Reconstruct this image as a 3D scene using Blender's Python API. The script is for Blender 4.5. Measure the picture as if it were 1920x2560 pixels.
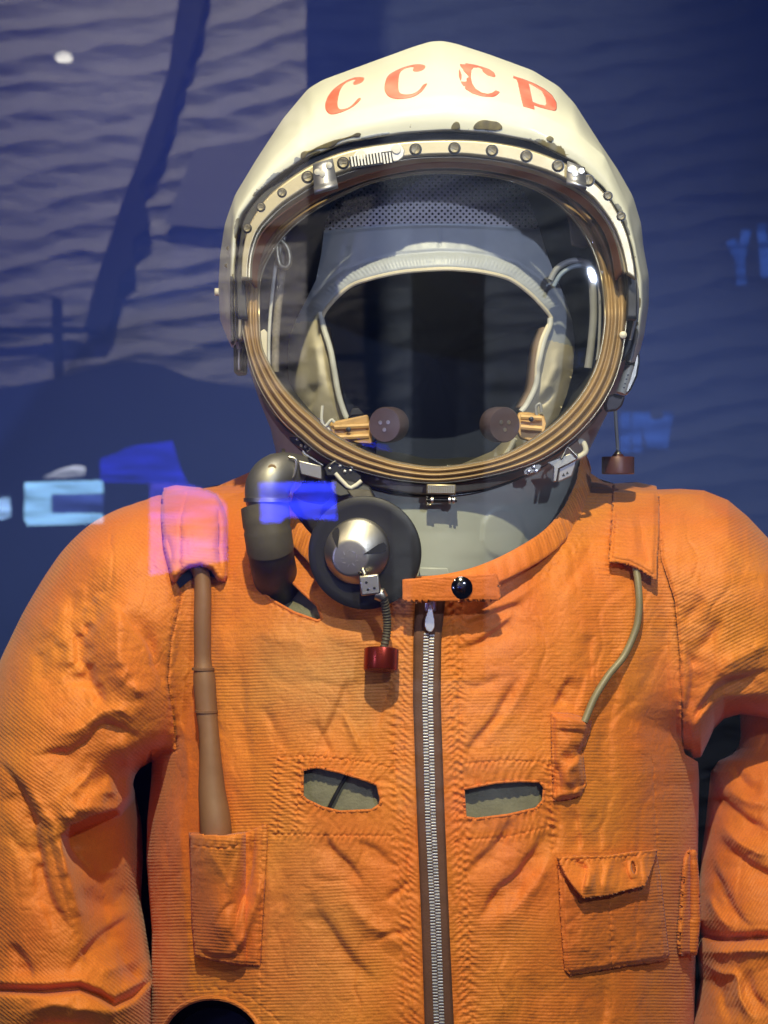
import bpy, bmesh, math, random
import numpy as np
from mathutils import Vector, Matrix
from mathutils.bvhtree import BVHTree
random.seed(4); rng = np.random.RandomState(7)
for o in list(bpy.data.objects): bpy.data.objects.remove(o, do_unlink=True)
scene = bpy.context.scene
COL = scene.collection

# ------------------------------------------------------------------ camera
D = 1.6                      # distance of the camera from the y = 0 plane
S = 0.60 / 1920              # metres per photo pixel on that plane
cam = bpy.data.cameras.new("camera"); cam_o = bpy.data.objects.new("camera", cam); COL.objects.link(cam_o)
cam.sensor_fit = 'HORIZONTAL'; cam.sensor_width = 36; cam.lens = 36 * D / 0.60
cam_o.location = (0, -D, 0); cam_o.rotation_euler = (math.radians(90), 0, 0)
cam.clip_start = 0.02; cam.clip_end = 60
scene.camera = cam_o
cam.dof.use_dof = True; cam.dof.focus_distance = D - .125; cam.dof.aperture_fstop = 17
# ------------------------------------------------------------------ world, lamps, exposure
w = bpy.data.worlds.new("World"); scene.world = w; w.use_nodes = True
w.node_tree.nodes['Background'].inputs[0].default_value = (0.25, 0.32, 0.75, 1)
w.node_tree.nodes['Background'].inputs[1].default_value = 0.07
def area(name, loc, target, power, size, color, spread=180):
    l = bpy.data.lights.new(name, 'AREA'); l.energy = power; l.size = size; l.color = color; l.spread = math.radians(spread)
    l.shape = 'DISK'
    o = bpy.data.objects.new(name, l); COL.objects.link(o); o.location = loc
    o.rotation_euler = (Vector(target) - Vector(loc)).to_track_quat('-Z', 'Y').to_euler(); return o
def spot(name, loc, target, power, ang, color, size=0.03, blend=0.5):
    l = bpy.data.lights.new(name, 'SPOT'); l.energy = power; l.spot_size = math.radians(ang); l.spot_blend = blend
    l.color = color; l.shadow_soft_size = size
    o = bpy.data.objects.new(name, l); COL.objects.link(o); o.location = loc
    o.rotation_euler = (Vector(target) - Vector(loc)).to_track_quat('-Z', 'Y').to_euler(); return o
spot("key_spot", (-0.04, -1.42, 1.36), (0.02, -0.08, -0.03), 190, 50, (1.0, 0.90, 0.56), 0.018, 0.6)
spot("second_spot", (-0.95, -0.95, 1.1), (0.0, -0.05, -0.1), 16, 60, (1.0, 0.82, 0.58), 0.03, 0.6)
area("metal_fill", (0.0, -0.36, 0.95), (0.0, 0.0, -0.2), 3.5, 0.5, (1.0, 0.92, 0.78))  # added fill that gives the metal parts neutral highlights
spot("cool_fill", (0.50, -1.60, 0.55), (0.05, 0, 0.10), 42, 45, (0.66, 0.76, 1.0), 0.02, 0.8)
spot("violet_fill", (-1.0, -1.2, -0.1), (-0.05, 0, 0.0), 10, 60, (0.40, 0.42, 1.0), 0.03, 0.8)
spot("backdrop_wash", (-0.45, 0.25, 0.95), (-0.3, 0.85, 0.0), 6.5, 100, (0.20, 0.22, 1.0), 0.1, 0.9)
spot("backdrop_wash", (0.45, 0.25, 0.95), (0.25, 0.85, 0.1), 2.2, 120, (0.20, 0.40, 1.0), 0.1, 0.9)
vs = scene.view_settings
vs.view_transform = 'Standard'; vs.look = 'None'; vs.exposure = 0; vs.gamma = 1
vs.use_curve_mapping = False

# ------------------------------------------------------------------ helpers
def W(px, py, y):
    k = (D + y) / D * S
    return Vector(((px - 960) * k, y, (1280 - py) * k))
def Wn(px, py, y):
    k = (D + y) / D * S
    return np.stack([(px - 960) * k, y + 0 * px, (1280 - py) * k], -1)
PANE_Y = -0.42
def RM(px, py, yv):          # a place in the room behind the camera, found through its mirror image
    p = W(px, py, yv); return Vector((p.x, 2 * PANE_Y - yv, p.z))
def tab(pts, x):
    a = np.array(pts, float); return np.interp(x, a[:, 0], a[:, 1])
def stab(pts, x):            # smooth table (Catmull-like by cosine-blurred interp)
    r = 0
    for dx, wt in ((-24, .15), (-12, .22), (0, .26), (12, .22), (24, .15)): r = r + wt * tab(pts, x + dx)
    return r
def smooth(t): t = np.clip(t, 0, 1); return t * t * (3 - 2 * t)
def hsh(ix, iy, s):
    v = np.sin(ix * 127.1 + iy * 311.7 + s * 74.7) * 43758.5453
    return v - np.floor(v)
def vnoise(x, y, s=0):
    ix = np.floor(x); iy = np.floor(y); fx = x - ix; fy = y - iy
    fx = fx * fx * fx * (fx * (fx * 6 - 15) + 10); fy = fy * fy * fy * (fy * (fy * 6 - 15) + 10)
    a = hsh(ix, iy, s); b = hsh(ix + 1, iy, s); c = hsh(ix, iy + 1, s); d = hsh(ix + 1, iy + 1, s)
    return (a + (b - a) * fx + (c - a) * fy + (a - b - c + d) * fx * fy) * 2 - 1
def fbm(x, y, s=0, o=4):
    r = 0; a = 1.0
    for i in range(o):
        r = r + a * vnoise(x * 2 ** i + 13.7 * i, y * 2 ** i - 7.1 * i, s + i); a *= .5
    return r / 1.6
def seg_dist(px, py, pts):
    """unsigned distance, side (+ right of travel), arc position"""
    best = np.full(px.shape, 1e9); side = np.zeros(px.shape); arc = np.zeros(px.shape); L = 0
    nx = np.zeros(px.shape); ny = np.zeros(px.shape)
    for (x0, y0), (x1, y1) in zip(pts[:-1], pts[1:]):
        dx, dy = x1 - x0, y1 - y0; l2 = dx * dx + dy * dy + 1e-9; l = math.sqrt(l2)
        t = np.clip(((px - x0) * dx + (py - y0) * dy) / l2, 0, 1)
        qx = x0 + t * dx; qy = y0 + t * dy
        d = np.hypot(px - qx, py - qy); m = d < best
        best = np.where(m, d, best); side = np.where(m, np.sign((py - y0) * dx - (px - x0) * dy), side)
        arc = np.where(m, L + t * l, arc); nx = np.where(m, qx, nx); ny = np.where(m, qy, ny); L += l
    return best, side, arc, L, nx, ny
def inside(px, py, poly):
    r = np.zeros(px.shape, bool); n = len(poly)
    for i in range(n):
        x0, y0 = poly[i]; x1, y1 = poly[(i + 1) % n]
        c = ((y0 > py) != (y1 > py)) & (px < (x1 - x0) * (py - y0) / (y1 - y0 + 1e-12) + x0)
        r ^= c
    return r
def sdist(px, py, poly):     # negative inside
    d = seg_dist(px, py, list(poly) + [poly[0]]); return np.where(inside(px, py, poly), -d[0], d[0]), d[4], d[5]
def cr(pts, n=8, closed=False):          # Catmull-Rom through points of any dimension
    P = [np.array(p, float) for p in pts]; N = len(P); out = []
    rngi = range(N if closed else N - 1)
    for i in rngi:
        if closed: a, b, c, d = P[(i - 1) % N], P[i], P[(i + 1) % N], P[(i + 2) % N]
        else: a, b, c, d = P[max(i - 1, 0)], P[i], P[i + 1], P[min(i + 2, N - 1)]
        for k in range(n):
            t = k / n
            out.append(.5 * ((2 * b) + (c - a) * t + (2 * a - 5 * b + 4 * c - d) * t * t + (3 * b - a - 3 * c + d) * t ** 3))
    if not closed: out.append(P[-1])
    return out
def resample(pts, n, closed=False):
    P = np.array(pts, float)
    if closed: P = np.vstack([P, P[:1]])
    L = np.concatenate([[0], np.cumsum(np.linalg.norm(np.diff(P, axis=0), axis=1))])
    t = np.linspace(0, L[-1], n, endpoint=not closed)
    return np.stack([np.interp(t, L, P[:, i]) for i in range(P.shape[1])], 1)

# ------------------------------------------------------------------ objects
def link(name, me, parent=None, mat=None, smooth_=True):
    o = bpy.data.objects.new(name, me); COL.objects.link(o)
    if parent is not None:
        o.parent = parent; o.matrix_parent_inverse = Matrix.Translation(-ORIG.get(parent.name, Vector((0, 0, 0))))
    if mat is not None: me.materials.append(mat)
    if smooth_: me.polygons.foreach_set('use_smooth', [True] * len(me.polygons))
    return o
ORIG = {}
def thing(name, loc, label, cat, group=None):
    o = bpy.data.objects.new(name, None); COL.objects.link(o); o.location = loc; o.empty_display_size = .02
    o['label'] = label; o['category'] = cat
    if group: o['group'] = group
    ORIG[o.name] = Vector(loc); return o
def tag(o, label=None, cat=None, kind=None, group=None):
    if label: o['label'] = label
    if cat: o['category'] = cat
    if kind: o['kind'] = kind
    if group: o['group'] = group
    return o
def mesh_np(verts, faces, attrs=None):
    me = bpy.data.meshes.new("m"); verts = np.asarray(verts, float)
    faces = np.asarray(faces, int)
    me.vertices.add(len(verts)); me.vertices.foreach_set('co', verts.ravel())
    k = faces.shape[1]
    me.loops.add(faces.size); me.loops.foreach_set('vertex_index', faces.ravel())
    me.polygons.add(len(faces)); me.polygons.foreach_set('loop_start', np.arange(len(faces)) * k)
    me.polygons.foreach_set('loop_total', np.full(len(faces), k))
    for n, a in (attrs or {}).items():
        at = me.attributes.new(n, 'FLOAT', 'POINT'); at.data.foreach_set('value', np.asarray(a, float).ravel())
    me.update(calc_edges=True); me.validate(); return me
def grid_faces(n, m, cu=False, cv=False, flip=False):
    i = np.arange(n if cu else n - 1); j = np.arange(m if cv else m - 1); I, J = np.meshgrid(i, j, indexing='ij')
    I2 = (I + 1) % n; J2 = (J + 1) % m
    f = np.stack([I * m + J, I * m + J2, I2 * m + J2, I2 * m + J], -1).reshape(-1, 4)
    return f[:, ::-1] if flip else f
def compact(verts, faces, attrs):
    used = np.unique(faces); mp = np.full(len(verts), -1); mp[used] = np.arange(len(used))
    return verts[used], mp[faces], {k: np.asarray(v).ravel()[used] for k, v in attrs.items()}
class MB:                                    # gathers shapes for ONE mesh
    def __init__(s): s.v = []; s.f = []
    def add(s, v, f):
        b = len(s.v); s.v += [tuple(p) for p in v]; s.f += [tuple(i + b for i in q) for q in f]
    def build(s, name, mat, parent=None, sm=True, bevel=0.0, sub=0):
        me = bpy.data.meshes.new(name); me.from_pydata(s.v, [], s.f); me.update()
        bm = bmesh.new(); bm.from_mesh(me); bmesh.ops.recalc_face_normals(bm, faces=bm.faces); bm.to_mesh(me); bm.free()
        o = link(name, me, parent, mat, sm)
        if bevel: 
            md = o.modifiers.new('b', 'BEVEL'); md.width = bevel; md.segments = 2; md.limit_method = 'ANGLE'; md.angle_limit = math.radians(35)
        if sm:
            try: me.set_sharp_from_angle(angle=math.radians(38))
            except Exception: pass
        return o
def frame_for(t, up=None):
    t = Vector(t).normalized(); up = Vector(up) if up is not None else Vector((0, 0, 1))
    if abs(t.dot(up.normalized())) > .95: up = Vector((1, 0, 0))
    a = t.cross(up).normalized(); return a, a.cross(t).normalized()
def tube(mb, pts, r, seg=12, closed=False, cap=True, flat=1.0, up=None):
    P = [Vector(p) for p in pts]; n = len(P); V = []; F = []
    pa = None
    for i, p in enumerate(P):
        if closed: t = P[(i + 1) % n] - P[(i - 1) % n]
        else: t = P[min(i + 1, n - 1)] - P[max(i - 1, 0)]
        a, b = frame_for(t, up)
        if pa is not None and up is None:
            tt = t.normalized(); a = (pa - tt * pa.dot(tt)).normalized(); b = a.cross(tt)
        pa = a
        rr = r[i] if hasattr(r, '__len__') else r
        for k in range(seg):
            th = 2 * math.pi * k / seg; V.append(p + a * math.cos(th) * rr + b * math.sin(th) * rr * flat)
    for i in range(n if closed else n - 1):
        for k in range(seg):
            j = (i + 1) % n; F.append((i * seg + k, i * seg + (k + 1) % seg, j * seg + (k + 1) % seg, j * seg + k))
    if cap and not closed:
        F.append(tuple(range(seg - 1, -1, -1))); F.append(tuple((n - 1) * seg + k for k in range(seg)))
    mb.add(V, F)
def lathe(mb, c, axis, prof, seg=40, up=None):   # prof = [(distance along axis, radius)]
    c = Vector(c); ax = Vector(axis).normalized(); a, b = frame_for(ax, up); V = []; F = []
    for (h, r) in prof:
        for k in range(seg):
            th = 2 * math.pi * k / seg; V.append(c + ax * h + (a * math.cos(th) + b * math.sin(th)) * max(r, 1e-5))
    n = len(prof)
    for i in range(n - 1):
        for k in range(seg): F.append((i * seg + k, i * seg + (k + 1) % seg, (i + 1) * seg + (k + 1) % seg, (i + 1) * seg + k))
    F.append(tuple(range(seg))); F.append(tuple((n - 1) * seg + k for k in reversed(range(seg))))
    mb.add(V, F)
def obox(mb, c, sx, sy, sz, X=(1, 0, 0), Z=(0, 0, 1)):
    c = Vector(c); X = Vector(X).normalized(); Z = Vector(Z); Z = (Z - X * Z.dot(X)).normalized(); Y = Z.cross(X)
    V = [c + X * sx * i + Y * sy * j + Z * sz * k for i in (-.5, .5) for j in (-.5, .5) for k in (-.5, .5)]
    mb.add(V, [(0, 1, 3, 2), (4, 6, 7, 5), (0, 4, 5, 1), (2, 3, 7, 6), (0, 2, 6, 4), (1, 5, 7, 3)])
def plate(mb, poly, yf, th):                 # polygon in photo coordinates, yf = depth number or function, th = thickness
    n = len(poly); f = yf if callable(yf) else (lambda x, y: yf)
    V = [W(x, y, f(x, y)) for x, y in poly]; V2 = [v + Vector((0, th, 0)) for v in V]
    mb.add(V + V2, [tuple(range(n)), tuple(range(2 * n - 1, n - 1, -1))] + [(i, (i + 1) % n, n + (i + 1) % n, n + i) for i in range(n)])

# ------------------------------------------------------------------ materials
def mat(name, col, rough=.5, metal=0, bump=None, var=0.0, vscale=60, col2=None, spec=.5, coat=0, sheen=0, emit=None, estr=1):
    m = bpy.data.materials.new(name); m.use_nodes = True; nt = m.node_tree; N = nt.nodes; L = nt.links
    b = N['Principled BSDF']; b.inputs['Base Color'].default_value = (*col, 1); b.inputs['Roughness'].default_value = rough
    b.inputs['Metallic'].default_value = metal; b.inputs['Specular IOR Level'].default_value = spec
    if coat: b.inputs['Coat Weight'].default_value = coat; b.inputs['Coat Roughness'].default_value = .1
    if sheen: b.inputs['Sheen Weight'].default_value = sheen
    if emit: b.inputs['Emission Color'].default_value = (*emit, 1); b.inputs['Emission Strength'].default_value = estr
    tc = N.new('ShaderNodeTexCoord')
    if var:
        nz = N.new('ShaderNodeTexNoise'); nz.inputs['Scale'].default_value = vscale; nz.inputs['Detail'].default_value = 5; L.new(tc.outputs['Object'], nz.inputs['Vector'])
        cr_ = N.new('ShaderNodeValToRGB'); cr_.color_ramp.elements[0].position = .32; cr_.color_ramp.elements[1].position = .68
        c2 = col2 if col2 else tuple(c * (1 - var) for c in col)
        cr_.color_ramp.elements[0].color = (*c2, 1); cr_.color_ramp.elements[1].color = (*col, 1)
        L.new(nz.outputs['Fac'], cr_.inputs['Fac']); L.new(cr_.outputs['Color'], b.inputs['Base Color'])
        mr = N.new('ShaderNodeMapRange'); mr.inputs['To Min'].default_value = min(1, rough * 1.35); mr.inputs['To Max'].default_value = rough * .75
        L.new(nz.outputs['Fac'], mr.inputs['Value']); L.new(mr.outputs['Result'], b.inputs['Roughness'])
    if bump:
        s, st, dist = bump
        n2 = N.new('ShaderNodeTexNoise'); n2.inputs['Scale'].default_value = s; n2.inputs['Detail'].default_value = 4; L.new(tc.outputs['Object'], n2.inputs['Vector'])
        bp = N.new('ShaderNodeBump'); bp.inputs['Strength'].default_value = st; bp.inputs['Distance'].default_value = dist
        L.new(n2.outputs['Fac'], bp.inputs['Height']); L.new(bp.outputs['Normal'], b.inputs['Normal'])
    return m
def cloth_mat(name, base, alt, tan, ribs=True):
    m = mat(name, base, .60, 0, spec=.30, sheen=.15); nt = m.node_tree; N = nt.nodes; L = nt.links; b = N['Principled BSDF']
    tc = N.new('ShaderNodeTexCoord')
    def noise(sc, det=4, rough=.55):
        n = N.new('ShaderNodeTexNoise'); n.inputs['Scale'].default_value = sc; n.inputs['Detail'].default_value = det; n.inputs['Roughness'].default_value = rough
        L.new(tc.outputs['Object'], n.inputs['Vector']); return n
    def ramp(src, p0, p1, c0, c1):
        r = N.new('ShaderNodeValToRGB'); r.color_ramp.elements[0].position = p0; r.color_ramp.elements[1].position = p1
        r.color_ramp.elements[0].color = c0; r.color_ramp.elements[1].color = c1; L.new(src, r.inputs['Fac']); return r
    def math_(op, a, b_=None, c=None):
        n = N.new('ShaderNodeMath'); n.operation = op
        for i, v in enumerate((a, b_, c)):
            if v is None: continue
            if isinstance(v, (int, float)): n.inputs[i].default_value = v
            else: L.new(v, n.inputs[i])
        return n.outputs[0]
    def mix(f, a, b_, bt='MIX'):
        n = N.new('ShaderNodeMix'); n.data_type = 'RGBA'; n.blend_type = bt
        if isinstance(f, (int, float)): n.inputs['Factor'].default_value = f
        else: L.new(f, n.inputs['Factor'])
        for k, v in (('A', a), ('B', b_)):
            sock = [s for s in n.inputs if s.name == k and s.type == 'RGBA'][0]
            if isinstance(v, tuple): sock.default_value = (*v, 1)
            else: L.new(v, sock)
        return [s for s in n.outputs if s.type == 'RGBA'][0]
    at = N.new('ShaderNodeAttribute'); at.attribute_name = 'rib'
    wear = N.new('ShaderNodeAttribute'); wear.attribute_name = 'tan'
    n1 = noise(9, 5); f1 = ramp(n1.outputs['Fac'], .35, .68, (0, 0, 0, 1), (1, 1, 1, 1))
    c = mix(f1.outputs['Color'], base, alt)
    c = mix(wear.outputs['Fac'], c, tan)
    wob = noise(55, 3)
    ph = math_('ADD', math_('MULTIPLY', at.outputs['Fac'], 2 * math.pi / 8.0), math_('MULTIPLY', wob.outputs['Fac'], 2.5))
    sn = math_('MULTIPLY_ADD', math_('SINE', ph), .5, .5)
    # thread breakup along the ribs
    thr = noise(420, 2)
    amp = noise(10, 4); ampr = ramp(amp.outputs['Fac'], .40, .62, (.08, .08, .08, 1), (1, 1, 1, 1))
    hgt = math_('MULTIPLY', sn, ampr.outputs['Color'])
    dark = math_('MULTIPLY', math_('SUBTRACT', 1.0, sn), math_('MULTIPLY', ampr.outputs['Color'], .22 if ribs else .1))
    c = mix(dark, c, (base[0] * .33, base[1] * .2, base[2] * .3))
    spk = noise(900, 1); c = mix(ramp(spk.outputs['Fac'], .45, .75, (0, 0, 0, 1), (.35, .35, .35, 1)).outputs['Color'], c, (base[0] * .55, base[1] * .45, base[2] * .6))
    st = noise(22, 6, .7); c = mix(ramp(st.outputs['Fac'], .66, .80, (0, 0, 0, 1), (.55, .55, .55, 1)).outputs['Color'], c, (base[0] * .35, base[1] * .45, base[2] * 1.2))
    L.new(c, b.inputs['Base Color'])
    cr1 = noise(75, 5, .65); cr2 = noise(240, 3)
    h = math_('ADD', math_('MULTIPLY', hgt, .38), math_('ADD', math_('MULTIPLY', cr1.outputs['Fac'], .9), math_('MULTIPLY', cr2.outputs['Fac'], .6)))
    h = math_('ADD', h, math_('MULTIPLY', thr.outputs['Fac'], .25))
    bp = N.new('ShaderNodeBump'); bp.inputs['Strength'].default_value = .62; bp.inputs['Distance'].default_value = .0011
    L.new(h, bp.inputs['Height']); L.new(bp.outputs['Normal'], b.inputs['Normal'])
    return m
M = {}
M['cloth'] = cloth_mat('orange_ribbed_cloth', (.68, .165, .018), (.72, .25, .026), (.54, .27, .075))
M['cloth2'] = cloth_mat('orange_pocket_cloth', (.64, .150, .018), (.68, .22, .026), (.55, .22, .06))
M['olive'] = mat('olive_canvas', (.22, .21, .13), .9, bump=(500, .5, .001), var=.25, vscale=70)
M['brown_tape'] = mat('brown_tape', (.13, .055, .028), .85, bump=(600, .4, .0006), var=.2)
M['steel'] = mat('polished_steel', (.80, .78, .74), .34, 1, var=.15, vscale=40)
M['zipmetal'] = mat('zip_metal', (.80, .79, .78), .42, .85, var=.35, vscale=180)
M['satin'] = mat('satin_aluminium', (.50, .47, .39), .38, 1, bump=(300, .12, .0003), var=.2, vscale=35)
M['champ'] = mat('champagne_metal', (.43, .375, .25), .36, .8, bump=(200, .1, .0004), var=.22, vscale=30)
M['brass'] = mat('brass_rubber', (.36, .235, .105), .42, .2, bump=(160, .15, .0004), var=.3, vscale=25)
M['bronze'] = mat('bronze', (.30, .13, .06), .35, .8, var=.3, vscale=30)
M['screw'] = mat('dull_screw', (.20, .175, .12), .42, .7, var=.4, vscale=150)
M['clip'] = mat('clip_metal', (.46, .46, .48), .42, .9, var=.3, vscale=60)
M['elbow'] = mat('dull_nickel', (.30, .29, .25), .45, .8, var=.35, vscale=50)
M['darkm'] = mat('dark_metal', (.05, .05, .055), .35, .7, var=.3)
M['black'] = mat('black_rubber', (.012, .012, .014), .5, 0, bump=(120, .2, .0006), var=.3)
M['blackhose'] = mat('hose_rubber', (.030, .026, .020), .5, 0, bump=(100, .3, .0008), var=.35)
M['oliverub'] = mat('olive_rubber', (.085, .072, .045), .6, 0, bump=(60, .4, .002), var=.25)
M['tan_tube'] = mat('tan_rubber', (.22, .105, .042), .6, 0, bump=(55, .35, .002), var=.22, vscale=30)
M['cord'] = mat('olive_cord', (.24, .20, .10), .42, 0, var=.2)
M['helmgrey'] = mat('grey_green_enamel', (.42, .45, .39), .42, 0, bump=(14, .35, .004), var=.18, vscale=12)
M['leather'] = mat('grey_leather', (.52, .54, .56), .42, 0, bump=(70, .35, .0015), var=.14, vscale=14)
M['cream'] = mat('cream_leather', (.86, .75, .53), .5, 0, bump=(45, .35, .002), var=.18, vscale=14)
M['piping'] = mat('white_piping', (.62, .60, .52), .5, var=.15)
M['mauve'] = mat('mauve_bakelite', (.085, .055, .055), .35, 0, var=.25)
M['copper_br'] = mat('yellow_brass', (.68, .40, .14), .5, .1, bump=(60, .3, .001), var=.35, vscale=60)
M['red_an'] = mat('red_anodised', (.38, .045, .022), .26, .8, var=.25)
M['dullred'] = mat('dull_red_knob', (.09, .025, .022), .4, .2, var=.3)
M['ivory'] = mat('ivory_tube', (.72, .68, .52), .45, var=.15)
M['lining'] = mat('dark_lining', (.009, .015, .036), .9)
M['cable'] = mat('grey_cable', (.30, .30, .29), .4, var=.2)
M['snap'] = mat('dark_chrome_snap', (.16, .16, .17), .12, 1)
M['backdrop'] = mat('navy_backdrop', (.022, .052, .22), .8, bump=(3, .3, .02), var=.12, vscale=2)
def glass_mat(name, refl, rough, tint=(1, 1, 1), film=0.0, filmcol=(.5, .5, .6)):
    m = bpy.data.materials.new(name); m.use_nodes = True; N = m.node_tree.nodes; L = m.node_tree.links; N.clear()
    out = N.new('ShaderNodeOutputMaterial'); t = N.new('ShaderNodeBsdfTransparent'); t.inputs[0].default_value = (*tint, 1)
    g = N.new('ShaderNodeBsdfGlossy'); g.inputs['Roughness'].default_value = rough; g.inputs[0].default_value = (1, 1, 1, 1)
    mx = N.new('ShaderNodeMixShader')
    lw = N.new('ShaderNodeLayerWeight'); lw.inputs['Blend'].default_value = .5
    mr = N.new('ShaderNodeMapRange'); mr.inputs['To Min'].default_value = refl; mr.inputs['To Max'].default_value = min(1, refl * 7)
    mr.interpolation_type = 'LINEAR'
    pw = N.new('ShaderNodeMath'); pw.operation = 'POWER'; pw.inputs[1].default_value = 3.5
    L.new(lw.outputs['Facing'], pw.inputs[0]); L.new(pw.outputs[0], mr.inputs['Value'])
    L.new(mr.outputs['Result'], mx.inputs[0]); L.new(t.outputs[0], mx.inputs[1]); L.new(g.outputs[0], mx.inputs[2])
    L.new(mx.outputs[0], out.inputs[0]); return m
M['pane'] = glass_mat('case_glass', .042, 0.0)
M['visor'] = glass_mat('visor_glass', .008, 0.03, (.97, .98, .99))
def emis(name, col, st, streak=True):          # a lit surface: streaks put into its glow to soften it
    m = mat(name, (0.01, 0.01, 0.01), .5, emit=col, estr=st)
    if streak:
        N = m.node_tree.nodes; L = m.node_tree.links; tc = N.new('ShaderNodeTexCoord'); mp = N.new('ShaderNodeMapping'); mp.inputs['Scale'].default_value = (2.2, 2, 16)
        n = N.new('ShaderNodeTexNoise'); n.inputs['Scale'].default_value = 3; n.inputs['Detail'].default_value = 4
        r = N.new('ShaderNodeMapRange'); r.inputs['From Min'].default_value = .3; r.inputs['From Max'].default_value = .7; r.inputs['To Min'].default_value = st * .25; r.inputs['To Max'].default_value = st * 1.5
        L.new(tc.outputs['Object'], mp.inputs['Vector']); L.new(mp.outputs[0], n.inputs['Vector']); L.new(n.outputs['Fac'], r.inputs['Value']); L.new(r.outputs['Result'], N['Principled BSDF'].inputs['Emission Strength'])
    return m

# white enamel with chips along the rim
def enamel():
    m = mat('ivory_enamel', (.78, .77, .63), .42, 0, spec=.45, coat=.08); nt = m.node_tree; N = nt.nodes; L = nt.links; b = N['Principled BSDF']
    at = N.new('ShaderNodeAttribute'); at.attribute_name = 'edge'; tc = N.new('ShaderNodeTexCoord')
    n = N.new('ShaderNodeTexNoise'); n.inputs['Scale'].default_value = 38; n.inputs['Detail'].default_value = 7; n.inputs['Roughness'].default_value = .6
    L.new(tc.outputs['Object'], n.inputs['Vector'])
    ad = N.new('ShaderNodeMath'); ad.operation = 'MULTIPLY_ADD'; ad.inputs[1].default_value = .26; L.new(at.outputs['Fac'], ad.inputs[0]); L.new(n.outputs['Fac'], ad.inputs[2])
    r = N.new('ShaderNodeValToRGB'); r.color_ramp.elements[0].position = .775; r.color_ramp.elements[1].position = .782
    r.color_ramp.elements[0].color = (0, 0, 0, 1); r.color_ramp.elements[1].color = (1, 1, 1, 1); L.new(ad.outputs[0], r.inputs['Fac'])
    n2 = N.new('ShaderNodeTexNoise'); n2.inputs['Scale'].default_value = 30; n2.inputs['Detail'].default_value = 3; L.new(tc.outputs['Object'], n2.inputs['Vector'])
    r2 = N.new('ShaderNodeValToRGB'); r2.color_ramp.elements[0].position = .45; r2.color_ramp.elements[1].position = .6
    r2.color_ramp.elements[0].color = (.16, .13, .04, 1); r2.color_ramp.elements[1].color = (.25, .27, .30, 1); L.new(n2.outputs['Fac'], r2.inputs['Fac'])
    n3 = N.new('ShaderNodeTexNoise'); n3.inputs['Scale'].default_value = 9; n3.inputs['Detail'].default_value = 6; L.new(tc.outputs['Object'], n3.inputs['Vector'])
    r3 = N.new('ShaderNodeValToRGB'); r3.color_ramp.elements[0].position = .35; r3.color_ramp.elements[1].position = .7
    r3.color_ramp.elements[0].color = (.60, .60, .48, 1); r3.color_ramp.elements[1].color = (.73, .73, .60, 1); L.new(n3.outputs['Fac'], r3.inputs['Fac'])
    # scratches: thin bands of a stretched noise
    mp = N.new('ShaderNodeMapping'); mp.inputs['Scale'].default_value = (26, 26, 120); mp.inputs['Rotation'].default_value = (0, .5, 0); L.new(tc.outputs['Object'], mp.inputs['Vector'])
    n4 = N.new('ShaderNodeTexNoise'); n4.inputs['Scale'].default_value = 1; n4.inputs['Detail'].default_value = 2; L.new(mp.outputs[0], n4.inputs['Vector'])
    r4 = N.new('ShaderNodeValToRGB'); r4.color_ramp.elements[0].position = .735; r4.color_ramp.elements[1].position = .75
    r4.color_ramp.elements[0].color = (0, 0, 0, 1); r4.color_ramp.elements[1].color = (.5, .5, .5, 1); L.new(n4.outputs['Fac'], r4.inputs['Fac'])
    def mix(f, a, b_):
        x = N.new('ShaderNodeMix'); x.data_type = 'RGBA'; L.new(f, x.inputs['Factor'])
        A = [s for s in x.inputs if s.name == 'A' and s.type == 'RGBA'][0]; B = [s for s in x.inputs if s.name == 'B' and s.type == 'RGBA'][0]
        L.new(a, A)
        if isinstance(b_, tuple): B.default_value = b_
        else: L.new(b_, B)
        return [s for s in x.outputs if s.type == 'RGBA'][0]
    c = mix(r4.outputs['Color'], r3.outputs['Color'], (.35, .32, .20, 1))
    c = mix(r.outputs['Color'], c, r2.outputs['Color']); L.new(c, b.inputs['Base Color'])
    bp = N.new('ShaderNodeBump'); bp.inputs['Strength'].default_value = .35; bp.inputs['Distance'].default_value = .0006; bp.invert = True
    L.new(r.outputs['Color'], bp.inputs['Height']); L.new(bp.outputs['Normal'], b.inputs['Normal'])
    return m
M['enamel'] = enamel()
def mesh_cloth():                       # diamond net: threads with see-through holes
    m = mat('net_fabric', (.52, .48, .50), .7); nt = m.node_tree; N = nt.nodes; L = nt.links; b = N['Principled BSDF']
    ax = N.new('ShaderNodeAttribute'); ax.attribute_name = 'gx'; ay = N.new('ShaderNodeAttribute'); ay.attribute_name = 'gy'
    def mt(op, a, b_=None):
        n = N.new('ShaderNodeMath'); n.operation = op
        for i, v in enumerate((a, b_)):
            if v is None: continue
            if isinstance(v, (int, float)): n.inputs[i].default_value = v
            else: L.new(v, n.inputs[i])
        return n.outputs[0]
    k = 2 * math.pi / 15.5
    u = mt('SINE', mt('MULTIPLY', mt('ADD', ax.outputs['Fac'], ay.outputs['Fac']), k / 1.0)); v = mt('SINE', mt('MULTIPLY', mt('SUBTRACT', ax.outputs['Fac'], ay.outputs['Fac']), k))
    h = mt('MULTIPLY', mt('ADD', mt('MULTIPLY', u, .5), .5), mt('ADD', mt('MULTIPLY', v, .5), .5))
    hole = mt('GREATER_THAN', h, .42); al = mt('SUBTRACT', 1.0, hole); L.new(al, b.inputs['Alpha']); return m
M['net'] = mesh_cloth()


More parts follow.
